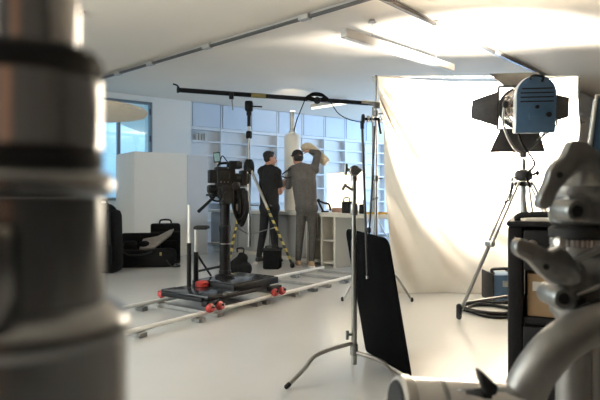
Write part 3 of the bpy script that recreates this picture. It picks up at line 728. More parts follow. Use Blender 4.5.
# film camera on top
cam_o = cp + V((0, 0, cz(199) + .001))
fc = thing('film_camera', 'black cinema camera rig with small monitor on dolly column', 'camera', cam_o)
k = cp.y / F
def q(x, y, dy=0.0): return P(x, y, cp.y + dy)
CXA = V((.93, .36, 0)); CYA = V((-.36, .93, 0)); CR = Matrix((CXA, CYA, V((0, 0, 1)))).transposed()
def cb(name, x, y, w, hh, dep, mt='blackp', dy=0.0, bev=.008, par=fc): return MB().box(q(x, y, dy), (w * k, dep, hh * k), CR, bev).build(name, mt, par)
hdm = MB().lathe([(.06, 0), (.075, .01), (.075, .03), (.06, .04)], cam_o, seg=24); hdm.box(cam_o + V((0, 0, .075)), (.17, .15, .085), CR, .02); hdm.build('fluid_head', 'black', fc)
for s_ in (-1, 1): MB().lathe([(.055, 0), (.06, .008), (.06, .03), (.05, .036)], cam_o + V((0, 0, .085)) + CYA * .072 * s_, CYA * s_, 22).build('drag_dial', 'blackp', fc)
cb('baseplate', 224, 189.5, 30, 3, .12, 'black')
body = cb('camera_body', 225, 178, 18, 19, .15)
MB().box(q(225, 176, -.085), (.10, .012, .09), CR, .004).build('side_panel', 'black', body)
for i in range(3): MB().cyl(q(221 + 3.5 * i, 182, -.085), q(221 + 3.5 * i, 182, -.105), .008).build('button', 'steel', body)
cb('battery', 213, 176.5, 9, 13, .11, 'blackp', -.02)
MB().lathe([(.035, 0), (.052, .01), (.052, .05), (.045, .055), (.045, .09), (.056, .095), (.056, .15)], q(234, 178.5), CXA, 28).build('lens_barrel', 'blackp', fc)
MB().lathe([(.05, .151), (.02, .146)], q(234, 178.5), CXA, 24).build('lens_glass', 'lensglass', fc)
cb('matte_box', 243, 178, 5, 15, .15, 'black', .04)
MB().tube(smoothpath([q(218, 168), q(219, 164), q(227, 163), q(231, 164.5), q(232, 168)]), .013, 8).build('top_handle', 'black', fc)
cb('viewfinder', 234.5, 165, 11, 8, .08, 'blackp', -.03)
MB().lathe([(.028, 0), (.034, .02), (.034, .05)], q(237, 165, -.05), CXA + V((.0, -.2, 0)), 20).build('eyecup', 'rubber', fc)
MB().box(q(229.5, 165, -.03), (.05, .06, .05), CR, .01).build('viewfinder_mount', 'black', fc)
MB().cyl(q(219, 169), q(217.5, 161), .009, seg=8).build('monitor_arm', 'steel', fc)
MR = Matrix.Rotation(math.radians(-6), 3, 'Y')
mo = MB().box(q(217, 157.5), (7.2 * k, .022, 10.5 * k), MR, .005).build('monitor', 'blackp', fc)
MB().box(q(217, 157.3, -.013), (5.4 * k, .003, 8 * k), MR).build('screen', 'screen', mo)
m = MB()
for dy in (-.04, .04): m.cyl(q(212, 188, dy), q(248, 186, dy + .13), .0085, seg=8)
m.build('support_rods', 'steel', fc)
ff = MB().lathe([(.035, 0), (.04, .006), (.04, .03), (.03, .036)], q(236, 186, -.10), -CYA, 22).build('follow_focus', 'blackp', fc)
MB().cyl(q(214, 197), q(198.5, 211.5, -.2), .014, .017, 10).build('pan_handle', 'rubber', fc)
MB().box(q(213, 189), (.11, .12, .085), CR, .02).build('power_plate', 'blackp', fc)
MB().box(q(226, 193), (.19, .15, .07), CR, .02).build('bridge_plate', 'black', fc)
MB().box(q(221, 169.5), (.12, .12, .05), CR, .012).build('top_module', 'blackp', fc)
MB().box(q(240, 194, -.06), (.07, .07, .12), CR, .02).build('lens_motor', 'blackp', fc)
MB().lathe([(.05, 0), (.066, .006), (.066, .03), (.05, .036)], q(229, 197, -.10), -CYA, 24).build('hand_wheel', 'blackp', fc)
MB().tube(smoothpath([q(212, 186, -.08), q(209, 192, -.1), q(212, 199, -.1), q(219, 201, -.1), q(222, 194, -.1)]), .010, 7).build('loose_cable', 'cable', fc)
MB().tube(smoothpath([q(219, 166, -.03), q(222, 156, -.03), q(226, 160, -.03), q(229, 164, -.03)]), .006, 6).build('monitor_cable', 'cable', fc)
MB().box(q(216, 194.5), (.10, .09, .05), CR, .015).build('quick_release', 'blackp', fc)
MB().box(q(208.5, 195), (.05, .03, .02), CR, .006).build('release_lever', 'blackp', fc)
m = MB()
for i, (x0, x1, yb2, dy) in enumerate(((234, 246, 224, -.05), (233, 245, 220, -.12), (235, 244, 217, .05), (234, 247, 213, -.02), (236, 247, 226, .0), (235, 242, 219, -.08), (238, 245, 222, -.03), (237, 241, 214, .03), (233, 239, 211, -.10))):
    m.tube(smoothpath([q(x0 + 1, 190, dy), q(x0 - .5, 202, dy), q(x0 + 2, 214, dy), q((x0 + x1) / 2, yb2, dy), q(x1, 214, dy), q(x1 + .5, 202, dy), q(x1 - 3, 188, dy)]), .0125, 7)
m.build('hanging_cables', 'cable', fc)
MB().box(q(241, 201, .03), (.14, .09, .22), CR, .02).build('wireless_receiver', 'blackp', fc)
MB().box(q(239, 206, .0), (.07, .06, .12), CR, .015).build('cable_pouch', 'bag', fc)
m = MB().box(q(237, 207.5, -.1), (.022, .012, .07), CR, .004); m.build('cable_tag', 'greyfab', fc)

# ------------------------------------------------------------------ bags
def soft_case(name, label, c, size, rotz, mt='bag', handle=True, wheels=False):
    t = thing(name, label, 'bag', c); R = Matrix.Rotation(rotz, 3, 'Z'); w, d, h_ = size
    MB().box(c + V((0, 0, h_ * .5 + .002)), (w, d, h_), R, min(size) * .16).build('body', mt, t)
    MB().box(c + V((0, 0, h_ * .80)) + R @ V((0, -d * .5, 0)), (w * .98, .012, .015), R, .004).build('zip', 'rubber', t)
    MB().box(c + V((0, 0, h_ * .38)) + R @ V((0, -d * .5 - .012, 0)), (w * .72, .05, h_ * .42), R, .02).build('front_pocket', mt, t)
    if handle: MB().tube(smoothpath([c + R @ V((-w * .2, 0, h_ * .99)), c + R @ V((-w * .15, 0, h_ + .055)), c + R @ V((w * .15, 0, h_ + .055)), c + R @ V((w * .2, 0, h_ * .99))]), .014, 8).build('handle', 'rubber', t)
    return t
# tall case with its lid up, right
c = V((FL(165, 264).x, 8.35, 0)) ; c.x = (165.5 - CX) / F * 8.35
t = soft_case('camera_case', 'black upright camera case with carry handle against cream storage block', c, (.46, .20, .64), .30)
# open duffel in front
c = V(((147 - CX) / F * 7.95, 7.95, 0))
t = thing('duffel_bag', 'wide open black duffel bag with grey flap on floor by the storage block', 'bag', c)
R = Matrix.Rotation(.16, 3, 'Z')
MB().box(c + V((0, 0, .14)), (.86, .34, .27), R, .07).build('body', 'bag', t)
MB().box(c + R @ V((-.10, .13, .36)), (.58, .09, .30), R, .03).build('open_lid', 'bag', t)
fp = [c + R @ V(p) for p in ((-.10, -.10, .26), (.12, -.12, .28), (.36, -.02, .47), (.40, .04, .55), (.34, .07, .53), (.16, .02, .44), (-.06, .02, .40))]
m = MB(); m.prism(fp, R @ V((0, -.02, .03)), .006); m.build('grey_flap', 'greyfab', t)
MB().tube(smoothpath([c + R @ V(p) for p in ((-.34, -.14, .25), (-.22, -.18, .20), (-.02, -.19, .21), (.10, -.17, .25))]), .015, 8).build('carry_strap', 'rubber', t)
MB().tube(smoothpath([c + R @ V(p) for p in ((.30, -.17, .12), (.38, -.2, .03), (.50, -.16, .02), (.44, -.06, .03))]), .010, 8).build('shoulder_strap', 'rubber', t)
MB().box(c + R @ V((.22, -.175, .21)), (.03, .012, .05), R, .004).build('yellow_tag', 'yellow', t)
m = MB().box(c + R @ V((-.24, -.02, .33)), (.20, .14, .14), R, .04).ell(c + R @ V((-.03, -.03, .32)), (.12, .08, .08)); m.build('padded_divider', 'bag', t)
# coat-like tall rucksack behind the pole on the left
c = V(((107 - CX) / F * 7.3, 7.3, 0))
t = thing('rucksack', 'tall black rucksack leaning beside the duffel bag at far left', 'bag', c)
m = MB().box(c + V((-.01, .02, .45)), (.40, .32, .896), Matrix.Rotation(-.12, 3, 'Z') @ Matrix.Rotation(-.03, 3, 'Y'), .10).ell(c + V((-.04, .03, .84)), (.17, .14, .14)); m.build('body', 'bag', t)
for sx in (-.09, .08): MB().tube(smoothpath([c + V((sx, -.12, .86)), c + V((sx * 1.2, -.175, .70)), c + V((sx * 1.3, -.18, .40)), c + V((sx * 1.2, -.16, .16))]), .018, 8).build('shoulder_strap', 'rubber', t)
MB().tube(smoothpath([c + V((-.10, .05, .95)), c + V((-.11, .05, 1.01)), c + V((-.03, .05, 1.02)), c + V((-.02, .05, .95))]), .013, 8).build('haul_loop', 'rubber', t)
MB().box(c + V((.02, -.17, .28)), (.22, .08, .28), None, .03).build('front_pocket', 'bag', t)
# black boxes on the floor near the men
c = V(((272 - CX) / F * 7.62, 7.72, 0))
t = thing('equipment_pouch', 'square black equipment bag on floor at the feet of man in black', 'bag', c)
MB().box(c + V((0, 0, .15)), (.25, .22, .295), Matrix.Rotation(-.15, 3, 'Z'), .025).build('body', 'bag', t)
MB().box(c + V((0, -.0, .292)), (.27, .24, .03), Matrix.Rotation(-.15, 3, 'Z'), .012).build('lid', 'rubber', t)
MB().tube(smoothpath([c + V((-.09, -.06, .305)), c + V((-.08, -.07, .34)), c + V((.08, -.09, .34)), c + V((.09, -.08, .305))]), .01, 8).build('handle', 'rubber', t)
c = V(((239 - CX) / F * 6.9, 6.9, 0))
t = thing('sand_bag', 'slumped black bag on floor just behind the dolly column', 'bag', c)
blob('body', [(c + V((-.07, 0, .11)), c + V((.07, 0, .11)), .105, .105), (c + V((-.06, 0, .14)), c + V((.05, 0, .25)), .09, .07), (c + V((.02, .02, .1)), c + V((.03, .02, .28)), .09, .05)], 'bag', t, .012, 3)
MB().tube(smoothpath([c + V((-.02, 0, .33)), c + V((-.02, 0, .38)), c + V((.06, 0, .38)), c + V((.06, 0, .32))]), .011, 8).build('handle', 'rubber', t)

# ------------------------------------------------------------------ people
def hand_caps(w, d, n, side, curl=.8):
    d = d.normalized(); n = (n - d * n.dot(d)).normalized(); s = d.cross(n).normalized(); c = []
    for i, (o, L_) in enumerate(((-.030, .070), (-.010, .082), (.010, .076), (.028, .058))):
        kn = w + s * o * side + d * .088; c.append((w + s * o * .6 * side + d * .02, kn, .0155, .0125))
        d1 = (d * math.cos(curl * .5) + n * math.sin(curl * .5)); d2 = (d * math.cos(curl * 1.2) + n * math.sin(curl * 1.2))
        m1 = kn + d1 * L_ * .52; c.append((kn, m1, .0105, .0098)); c.append((m1, m1 + d2 * L_ * .48, .0096, .0085))
    th = w - s * .028 * side + d * .03; t1 = th - s * .028 * side + d * .03 + n * .012
    c.append((w + d * .01, th, .017, .014)); c.append((th, t1, .013, .0115)); c.append((t1, t1 + d * .026 + n * .016 - s * .004 * side, .011, .0095))
    return c
def head_caps(c, f, up_=V((0, 0, 1))):
    """capsules and ellipsoids of a head centred at c facing f"""
    f = f.normalized(); r = f.cross(up_).normalized(); R = Matrix((r, f, up_)).transposed()
    e = [(c + up_ * .022 - f * .012, (.074, .094, .092), R, 20), (c - up_ * .045 + f * .020, (.058, .070, .072), R, 18), (c - up_ * .088 + f * .058, (.028, .026, .022), R, 12)]
    cp = [(c + f * .086 - up_ * .0, c + f * .106 - up_ * .034, .010, .015), (c + f * .088 - up_ * .062 - r * .016, c + f * .088 - up_ * .062 + r * .016, .011),
          (c + f * .080 + up_ * .022 - r * .03, c + f * .080 + up_ * .022 + r * .03, .014)]
    for s in (-1, 1): e.append((c + r * .076 * s - up_ * .012 - f * .012, (.010, .020, .032), R, 12))
    return cp, e, R, r
def person(label, base, J, f, fh, hr=.0):
    """J: joints; returns the root and the skin body"""
    t = thing('person', label, 'person', base)
    cp, e, R, r = head_caps(J['head'], fh)
    caps = list(cp)
    caps += [(J['neck'] - V((0, 0, .06)), J['head'] - V((0, 0, .05)) - fh * .02, .060, .056)]
    caps += [(J['pelvis'], J['chest'], .095, .095), (J['pelvis'] + (J['hl'] - J['pelvis']) * .5, J['pelvis'] + (J['hr'] - J['pelvis']) * .5, .12, .12),
             (J['sl'], J['sr'], .066, .066), (J['chest'] + (J['sl'] - J['chest']) * .3, J['chest'] + (J['sr'] - J['chest']) * .3, .085, .085)]
    for s in 'lr':
        caps += [(J['s' + s], J['e' + s], .050, .040), (J['e' + s], J['w' + s], .040, .027),
                 (J['h' + s], J['k' + s], .080, .056), (J['k' + s], J['a' + s], .055, .036),
                 (J['a' + s] - V((0, 0, .03)), J['a' + s] + J['toe'] * .14 - V((0, 0, .045)), .034, .026)]
        caps += hand_caps(J['w' + s], J['hd' + s], J['hn' + s], 1 if s == 'l' else -1)
    body = blob('body', caps, 'skin', t, .0062, 2, e)
    m = MB(); rr = fh.normalized().cross(V((0, 0, 1))).normalized()
    for s in (-1, 1): m.ell(J['head'] + fh.normalized() * .086 + rr * .03 * s + V((0, 0, .004)), (.007, .008, .006))
    m.build('eyes', 'eye', t)
    return t, R, rr
def clothes_top(t, J, mt, sleeve, name='shirt', w=1.0):
    low = J['pelvis'] - V((0, 0, .03))
    sx = (J['sr'] - J['sl']).normalized()
    caps = [(low, J['chest'], .135 * w, .145 * w), (J['chest'], J['neck'] - V((0, 0, .06)), .14 * w, .085), (low - sx * .055, low + sx * .055, .128 * w, .128 * w), (low - sx * .05, J['chest'] - sx * .07, .130 * w, .135 * w), (low + sx * .05, J['chest'] + sx * .07, .130 * w, .135 * w),
            (J['chest'] - sx * .06, J['sl'].lerp(J['neck'], .2), .13 * w, .082), (J['chest'] + sx * .06, J['sr'].lerp(J['neck'], .2), .13 * w, .082), (J['sl'], J['sr'], .079, .079),
            (J['sl'], J['neck'], .075, .068), (J['sr'], J['neck'], .075, .068)]
    for s in 'lr':
        if sleeve == 'long': caps += [(J['s' + s], J['e' + s], .066, .056), (J['e' + s], J['w' + s].lerp(J['e' + s], .10), .056, .041)]
        else: caps += [(J['s' + s], J['s' + s].lerp(J['e' + s], .62), .068, .066)]
    return blob(name, caps, mt, t, .009, 5)
def clothes_legs(t, J, mt):
    caps = [(J['pelvis'] + (J['hl'] - J['pelvis']) * .7, J['pelvis'] + (J['hr'] - J['pelvis']) * .7, .128, .128)]
    for s in 'lr':
        caps += [(J['h' + s], J['k' + s], .090, .064), (J['k' + s], J['a' + s] + V((0, 0, .01)), .064, .048)]
    return blob('trousers', caps, mt, t, .009, 4)
def shoes(t, J, mt):
    for s in 'lr':
        a = J['a' + s]; d = J['toe'].normalized(); b = V((a.x, a.y, .043)) - d * .03
        sh = blob('shoe', [(b, b + d * .18 + V((0, 0, -.006)), .042, .036), (b + V((0, 0, .01)), b + d * .05 + V((0, 0, .035)), .044, .042)], mt, t, .008, 3)
        R = Matrix((d, V((-d.y, d.x, 0)), V((0, 0, 1)))).transposed()
        MB().box(b + d * .075 + V((0, 0, -.034)), (.285, .088, .018), R, .008).build('sole', 'sole', sh)

# man in grey sweater, back to us, arms raised
Y0 = 7.98; f = V((-.12, .99, 0)).normalized()
J = dict(pelvis=P(306.5, 206, Y0), chest=P(304, 182, Y0 - .01), sl=P(292.5, 171, Y0 + .01), sr=P(314, 170, Y0), neck=P(300.5, 166.5, Y0 + .02), head=P(297.5, 157.5, Y0 + .08),
         el=P(288.5, 186, Y0 + .10), wl=P(289.5, 177, Y0 + .30), er=P(318, 153.5, Y0 + .06), wr=P(310.5, 151.5, Y0 + .22 - .15),
         hdl=V((.1, .8, .5)), hnl=V((.8, .2, -.3)), hdr=V((-.9, .25, .15)), hnr=V((0, .3, -1)),
         hl=P(302, 209, Y0), hr=P(311.5, 209, Y0), kl=P(299.8, 236, Y0 + .03), kr=P(313, 237, Y0), al=P(298.3, 259.5, Y0), ar=P(311.5, 260.5, Y0 - .05), toe=V((-.15, .98, 0)))
t2, R, rr = person('man in grey sweater and dark cap seen from behind with arms raised', (J['pelvis'].x, Y0, 0), J, f, V((-.45, .89, 0)).normalized())
clothes_top(t2, J, 'sweater', 'long', 'sweater', .90); clothes_legs(t2, J, 'trouser_g'); shoes(t2, J, 'shoe_t')
hc = J['head']; fh = V((-.45, .89, 0)).normalized(); HR = Matrix((rr, fh, V((0, 0, 1)))).transposed()
blob('hair', [], 'hair', t2, .008, 2, [(hc - fh * .034 - V((0, 0, .005)), (.080, .078, .078), HR, 18)])
blob('cap', [], 'cap', t2, .007, 2, [(hc + V((0, 0, .044)), (.086, .106, .082), HR, 20), (hc + fh * .12 + V((0, 0, .035)), (.062, .065, .010), HR, 16)])
# beige roll over his shoulder
ra, rb, rc, rd = P(302.5, 150, Y0 + .19), P(305.5, 147.5, Y0 + .20), P(316, 153, Y0 + .19), P(327, 163, Y0 + .12)
tr_ = thing('cloth_roll', 'rolled beige fleece held up on shoulder by man in grey sweater', 'roll', rc)
path = smoothpath([ra, rb + V((.03, 0, .01)), rc, rd], 6); rad = [.052 + .022 * min(1, i / 7) for i in range(len(path))]; rad[0] = .03; rad[-1] = .055
MB().tube(path, rad, 18).build('roll', 'roll', tr_)
dv = (path[-1] - path[-2]).normalized(); MB().lathe([(.04, .0005), (.04, .004), (.02, .006)], path[-1], dv, 20).build('rolled_end', 'cyl', tr_)

# man in black t-shirt, turned towards him
Y0 = 8.42; f = V((.72, .69, 0)).normalized()
J = dict(pelvis=P(269.5, 206, Y0), chest=P(269, 183, Y0), sl=P(262, 171.5, Y0 + .15), sr=P(277, 172.5, Y0 - .10), neck=P(268.5, 167, Y0), head=P(270.2, 158.5, Y0),
         el=P(269, 192, Y0 + .28), wl=P(281, 184, Y0 + .34), er=P(280.2, 192.5, Y0 - .08), wr=P(287, 182, Y0 + .10),
         hdl=V((.9, .2, .3)), hnl=V((.2, -.8, .2)), hdr=V((.45, .4, .8)), hnr=V((-.4, .8, .2)),
         hl=P(265.5, 209, Y0 + .07), hr=P(273.5, 209, Y0 - .06), kl=P(263, 233, Y0 + .08), kr=P(274, 233.5, Y0 - .05), al=P(259, 256.5, Y0 + .05), ar=P(275.5, 257, Y0 - .10), toe=V((.55, .83, 0)))
fh = V((.93, .36, -.06)).normalized()
t1, R, rr = person('man in black t-shirt and black trousers standing in profile at worktop', (J['pelvis'].x, Y0, 0), J, f, fh)
clothes_top(t1, J, 'tee', 'short', 't_shirt', .90); clothes_legs(t1, J, 'trouser_b'); shoes(t1, J, 'shoe_b')
hc = J['head']; HR = Matrix((rr, fh, V((0, 0, 1)))).transposed()
blob('hair', [], 'hair', t1, .007, 2, [(hc - fh * .028 + V((0, 0, .045)), (.085, .096, .080), HR, 20), (hc - fh * .050 - V((0, 0, .0)), (.076, .060, .075), HR, 18), (hc + fh * .035 + V((0, 0, .085)), (.06, .036, .03), HR, 14)])
# dark strap held between them
tag(MB().tube(smoothpath([P(282.5, 174, 8.20), P(285, 172.2, 8.04), P(288, 170.2, 7.92), P(291, 168.5, 7.85)]), .011, 8).build('black_strap', 'rubber', None, P(284, 176, 8.2)), 'upper black strap stretched between the shoulders of the two men', 'strap')
tag(MB().tube(smoothpath([P(282.5, 176.5, 8.20), P(285, 177.6, 8.02), P(288, 177.8, 7.90), P(291, 176.8, 7.82)]), .011, 8).build('black_strap', 'rubber', None, P(285, 178, 8.2)), 'lower black strap sagging between chests of the two men', 'strap')

# ------------------------------------------------------------------ black cart on the right
c = V((1.05, 1.95, 0))
t = thing('equipment_cart', 'tall black equipment cart with open shelf behind silver clamps', 'cart', c)
CRZ = Matrix.Rotation(math.radians(-24), 3, 'Z'); CO = V((.687, 1.72, 0))
t.location = CO
x0, x1, y0, y1 = 0, .50, 0, .52; zt = .975
def cw(x, y, z=0.0): return CO + CRZ @ V((x, y, z))
def cbx(name, xa, xb, ya_, yb_2, za, zb, mt='blackp', bev=.006): return MB().box(cw((xa + xb) / 2, (ya_ + yb_2) / 2, (za + zb) / 2), (xb - xa, yb_2 - ya_, zb - za), CRZ, bev).build(name, mt, t)
cbx('side_panel', x0, x0 + .045, y0, y1, .06, zt - .02); cbx('side_panel', x1 - .045, x1, y0, y1, .06, zt - .02)
cbx('back_panel', x0 + .046, x1 - .046, y1 - .03, y1, .06, zt - .02)
cbx('shelf', x0 + .046, x1 - .046, y0 + .01, y1 - .031, .635, .66)
cbx('base_board', x0 + .046, x1 - .046, y0 + .01, y1 - .031, .07, .10)
cbx('door', x0 + .046, x1 - .046, y0, y0 + .025, .11, .63)
cbx('drawer', x0 + .048, x1 - .048, y0 - .01, y0 + .40, .815, .945)
cbx('top_board', x0 - .004, x1 + .004, y0 - .01, y1, zt - .019, zt, 'black', .008)
MB().tube(smoothpath([cw(.03, .03, zt), cw(.04, .02, zt + .018), cw(.15, .015, zt + .022), cw(.30, .015, zt + .018), cw(.36, .03, zt)]), .010, 8).build('rim_handle', 'rubber', t)
MB().ell(cw(.075, -.012, .90), (.016, .016, .016)).build('drawer_pull', 'steel', t)
for xx in (x0 + .06, x1 - .06):
    for yy in (y0 + .06, y1 - .06): MB().lathe([(.02, -.012), (.03, -.01), (.03, .01), (.02, .012)], cw(xx, yy, .03), (1, 0, 0), 18).cyl(cw(xx, yy, .03), cw(xx, yy, .065), .012).build('castor', 'rubber', t)
c = cw(.225, .20, .661)
t = thing('cardboard_box', 'brown cardboard box on the open shelf of black cart', 'box', c)
MB().box(c + V((0, 0, .071)), (.33, .36, .14), CRZ, .003).build('body', 'card', t, smooth=False)
MB().box(c + CRZ @ V((0, -.181, .10)), (.30, .003, .03), CRZ).build('tape', 'book', t, smooth=False)
c = V((.80, 1.22, 0))
t = thing('red_case', 'dark red tall case edge showing below the right clamps', 'case', V((.70, 1.2, 0)))
MB().box((.70, 1.22, .335), (.05, .22, .67), None, .008).build('body', 'dkred', t)
MB().tube(smoothpath([V((.70, 1.16, .67)), V((.70, 1.17, .70)), V((.70, 1.26, .70)), V((.70, 1.27, .67))]), .008, 8).build('handle', 'rubber', t)
c = V((1.9, 2.9, 0))
t = thing('grey_flight_panel', 'slim dark blue panel with pale edge standing beyond the cast clamps', 'panel', V((1.82, 3.05, 0)))
a = P(590.5, 152, 3.05); b = P(597.5, 98, 3.05)
m = MB(); m.prism([V((1.70, 3.05, .0)), V((2.20, 3.05, .0)), V((2.26, 3.05, b.z)), V((b.x, 3.05, b.z)), V((a.x, 3.05, a.z))], V((0, .05, 0)), .004); m.build('board', 'greyp' if False else 'bluesteel', t)
MB().tube([V((1.69, 3.045, .0)), V((a.x - .008, 3.045, a.z)), V((b.x - .008, 3.045, b.z + .01)), V((2.26, 3.045, b.z + .012))], .011, 8).build('edging', 'alu', t)

# ------------------------------------------------------------------ foreground column on the left
th = math.radians(27.06); dd = .17
def sil(r): return dd * math.sin(math.asin(min(.99, r * .739 / dd)) - math.radians(1.0))
lc = V((-dd * math.sin(th), dd * math.cos(th), 0))
def zc(y): return CZ + (HY - y) / F * .1578
t = thing('column_stand', 'thick chrome column stand with black rubber rings, out of focus at left', 'stand', lc)
def lat(name, prof, mt): return MB().lathe([(sil(r_), zc(y_)) for r_, y_ in prof], lc, seg=72).build(name, mt, t)
lat('upper_tube', [(.0212, 84), (.0212, -260)], 'chrome')
lat('rubber_ring', [(.0225, 86), (.0285, 85), (.0295, 80), (.0295, 66), (.0275, 60), (.0215, 59)], 'rubber')
lat('sleeve', [(.028, 152), (.0297, 151), (.0297, 86.5), (.029, 86)], 'chrome')
lat('lower_rubber_ring', [(.0265, 171), (.0290, 170), (.0295, 165), (.0295, 155), (.028, 152.5)], 'rubber')
lat('collar', [(.0300, 198), (.0325, 195), (.0345, 189), (.0345, 182), (.033, 176), (.030, 172), (.026, 171.5)], 'dsteel')
lat('middle_tube', [(.0300, 296), (.0300, 198.5)], 'dsteel')
lat('lower_collar', [(.0390, 332), (.0400, 328), (.0400, 316), (.0385, 311), (.0350, 304), (.0325, 299), (.0300, 296.5)], 'dsteel')
MB().lathe([(.0258, .30), (.0258, zc(332.3))], lc, seg=72).build('base_tube', 'dsteel', t)
e = V((math.sin(-th - .62), math.cos(th + .62), 0)); e = V((-.12, -1, 0)).normalized()
MB().box(lc + e * .0195 + V((-.003, 0, zc(262))), (.022, .012, .027), Matrix((V((e.y, -e.x, 0)) * -1, -e, V((0, 0, 1)))).transposed(), .003).build('clamp_block', 'dsteel', t)
MB().lathe([(.05, .02), (.055, .04), (.055, .28), (.042, .30)], lc, seg=48).build('base_hub', 'cast', t)
for a in (150, 265, 30):
    e = V((math.cos(math.radians(a)), math.sin(math.radians(a)), 0))
    MB().tube([lc + e * .05 + V((0, 0, .24)), lc + e * .22 + V((0, 0, .18)), lc + e * .55 + V((0, 0, .02))], .018, 12).build('leg', 'steel', t)

# ------------------------------------------------------------------ foreground clamps on the right
YR = .62
kx = YR / F
def r_(x, y, dy=0.0): return P(x, y, YR + dy)
rc_ = V((r_(594, 0).x, YR + .035, 0))
rx = V((rc_.x, rc_.y, 0))
t = thing('combo_stand', 'heavy cast silver stand with two tee handles in right foreground', 'stand', rc_)
lt = V((r_(573, 0, .05).x, YR + .05, 0))
MB().cyl(lt + V((0, 0, .03)), lt + V((0, 0, r_(0, 312).z)), .0205, seg=32).build('lower_tube', 'satin', t)
MB().cyl(V((r_(596, 0, .05).x, YR + .055, .05)), V((r_(596, 0, .05).x, YR + .055, r_(0, 306).z)), .010, seg=20).build('side_tube', 'steel', t)
def xz(pts, dy=0.0): return [r_(x, y, dy) for x, y in pts]
def zr(y): return r_(0, y).z
m = MB().lathe([(.028, zr(227)), (.0335, zr(223)), (.0345, zr(213)), (.031, zr(207)), (.031, zr(198)), (.0335, zr(194)), (.0335, zr(186)), (.029, zr(182)), (.026, zr(160)), (.022, zr(152))], rx, seg=40)
m.box(r_(573, 209, .012), (.030, .034, .034), None, .006); m.build('upper_casting', 'cast', t)
MB().lathe([(.020, zr(170)), (.0285, zr(169)), (.0285, zr(157)), (.020, zr(156))], rx, seg=36).build('upper_gasket', 'rubber', t)
MB().cyl(rx + V((0, 0, zr(160))), rx + V((0, 0, zr(146))), .017, seg=28).build('socket', 'cast', t)
MB().lathe([(.027, zr(241)), (.034, zr(239)), (.0345, zr(230)), (.028, zr(227.2))], rx, seg=36).build('black_gasket', 'rubber', t)
m = MB()
for i in range(36):
    a = 2 * PI * i / 36; e = V((math.cos(a), math.sin(a), 0)); m.cyl(rx + e * .0305 + V((0, 0, zr(248))), rx + e * .0305 + V((0, 0, zr(241))), .0022, seg=6)
m.build('toothed_ring', 'alu', t)
m = MB().lathe([(.024, zr(328)), (.033, zr(318)), (.0335, zr(290)), (.029, zr(284)), (.029, zr(268)), (.0335, zr(262)), (.0335, zr(252)), (.030, zr(248)), (.028, zr(241.2))], rx, seg=40)
m.box(r_(566, 286, .012), (.040, .03, .055), None, .008)
for dy, x0, y0, x1, y1 in ((-.004, 572, 262, 600, 248), (-.004, 576, 296, 602, 286)): m.cyl(r_(x0, y0, dy), r_(x1, y1, dy), .0045, seg=10)
m.build('lower_casting', 'cast', t)
def boss(x, y, R_, name):
    b_ = MB().lathe([(R_ * kx, .03), (R_ * kx, -.006), (R_ * .85 * kx, -.011), (R_ * .52 * kx, -.011), (R_ * .50 * kx, -.003)], r_(x, y, -.018), (0, 1, 0), 28).build(name, 'cast', t)
    MB().lathe([(R_ * .49 * kx, -.0095), (R_ * .49 * kx, .0)], r_(x, y, -.018), (0, 1, 0), 24).build('socket_hole', 'rubber', b_)
boss(573, 211, 11.5, 'boss'); boss(559.5, 297, 11, 'boss')
m = MB().cyl(r_(560, 238), r_(560, 252), 5.5 * kx); m.lathe([(4 * kx, 0), (6.5 * kx, .003), (6.5 * kx, .009), (4 * kx, .012)], r_(560, 247), seg=6); m.build('bolt', 'alu', t)
up_o = [(572, 140.5), (578, 139.5), (588, 141), (594, 147), (602, 152), (602, 174), (592, 171), (581, 171.5), (571, 178), (561, 189), (556, 199), (552.5, 207), (547, 210), (541, 208.5), (538.5, 203), (542, 193), (548, 181), (550.5, 170), (556, 162), (564, 157), (568, 149)]
hh = MB().prism(xz(up_o, -.045), V((0, .017, 0)), .0032).build('tee_handle', 'cast', t)
MB().lathe([(3 * kx, 0), (3 * kx, .003)], r_(560, 175, -.0465), (0, 1, 0), 18).build('handle_hole', 'rubber', hh)
lo_o = [(516, 244), (518.5, 240), (523, 238.5), (535, 243), (553, 252), (561, 247), (569, 251), (576, 260), (583, 273), (581, 284), (568, 287), (552, 283), (541, 274), (531, 262), (519, 256), (515.5, 251)]
hh = MB().prism(xz(lo_o, -.045), V((0, .017, 0)), .0032).build('tee_handle', 'cast', t)
MB().lathe([(2.8 * kx, 0), (2.8 * kx, .003)], r_(546.5, 267, -.0465), (0, 1, 0), 18).build('handle_hole', 'rubber', hh)
MB().cyl(r_(580, 163, -.03), r_(586, 166, .02), .008).build('handle_screw', 'steel', t); MB().cyl(r_(570, 268, -.03), r_(576, 268, .02), .008).build('handle_screw', 'steel', t)
# curved tube and the pipe it joins
cv = smoothpath([r_(618, 317, .0), r_(599, 323, -.03), r_(574, 334, -.055), r_(552, 351, -.065), r_(533, 376, -.065), r_(522, 402, -.06), r_(516, 432, -.055), r_(513, 474, -.05)], 8)
MB().tube(cv, .0215, 36).build('curved_tube', 'satin', t)
MB().cyl(r_(594, 324, -.02), r_(622, 313, .0), .0245, seg=32).build('tube_cuff', 'rubber', t)
b_ = cv[-1]; MB().cyl(b_ + V((0, 0, .03)), V((b_.x, b_.y, .02)), .0235, seg=28).build('front_leg', 'satin', t)
for a in (20, 80):
    e = V((math.cos(math.radians(a)), math.sin(math.radians(a)), 0)); MB().tube([lt + e * .02 + V((0, 0, .2)), lt + e * .16 + V((0, 0, .17)), lt + e * .45 + V((0, 0, .012))], .012, 12).build('leg', 'alu', t)
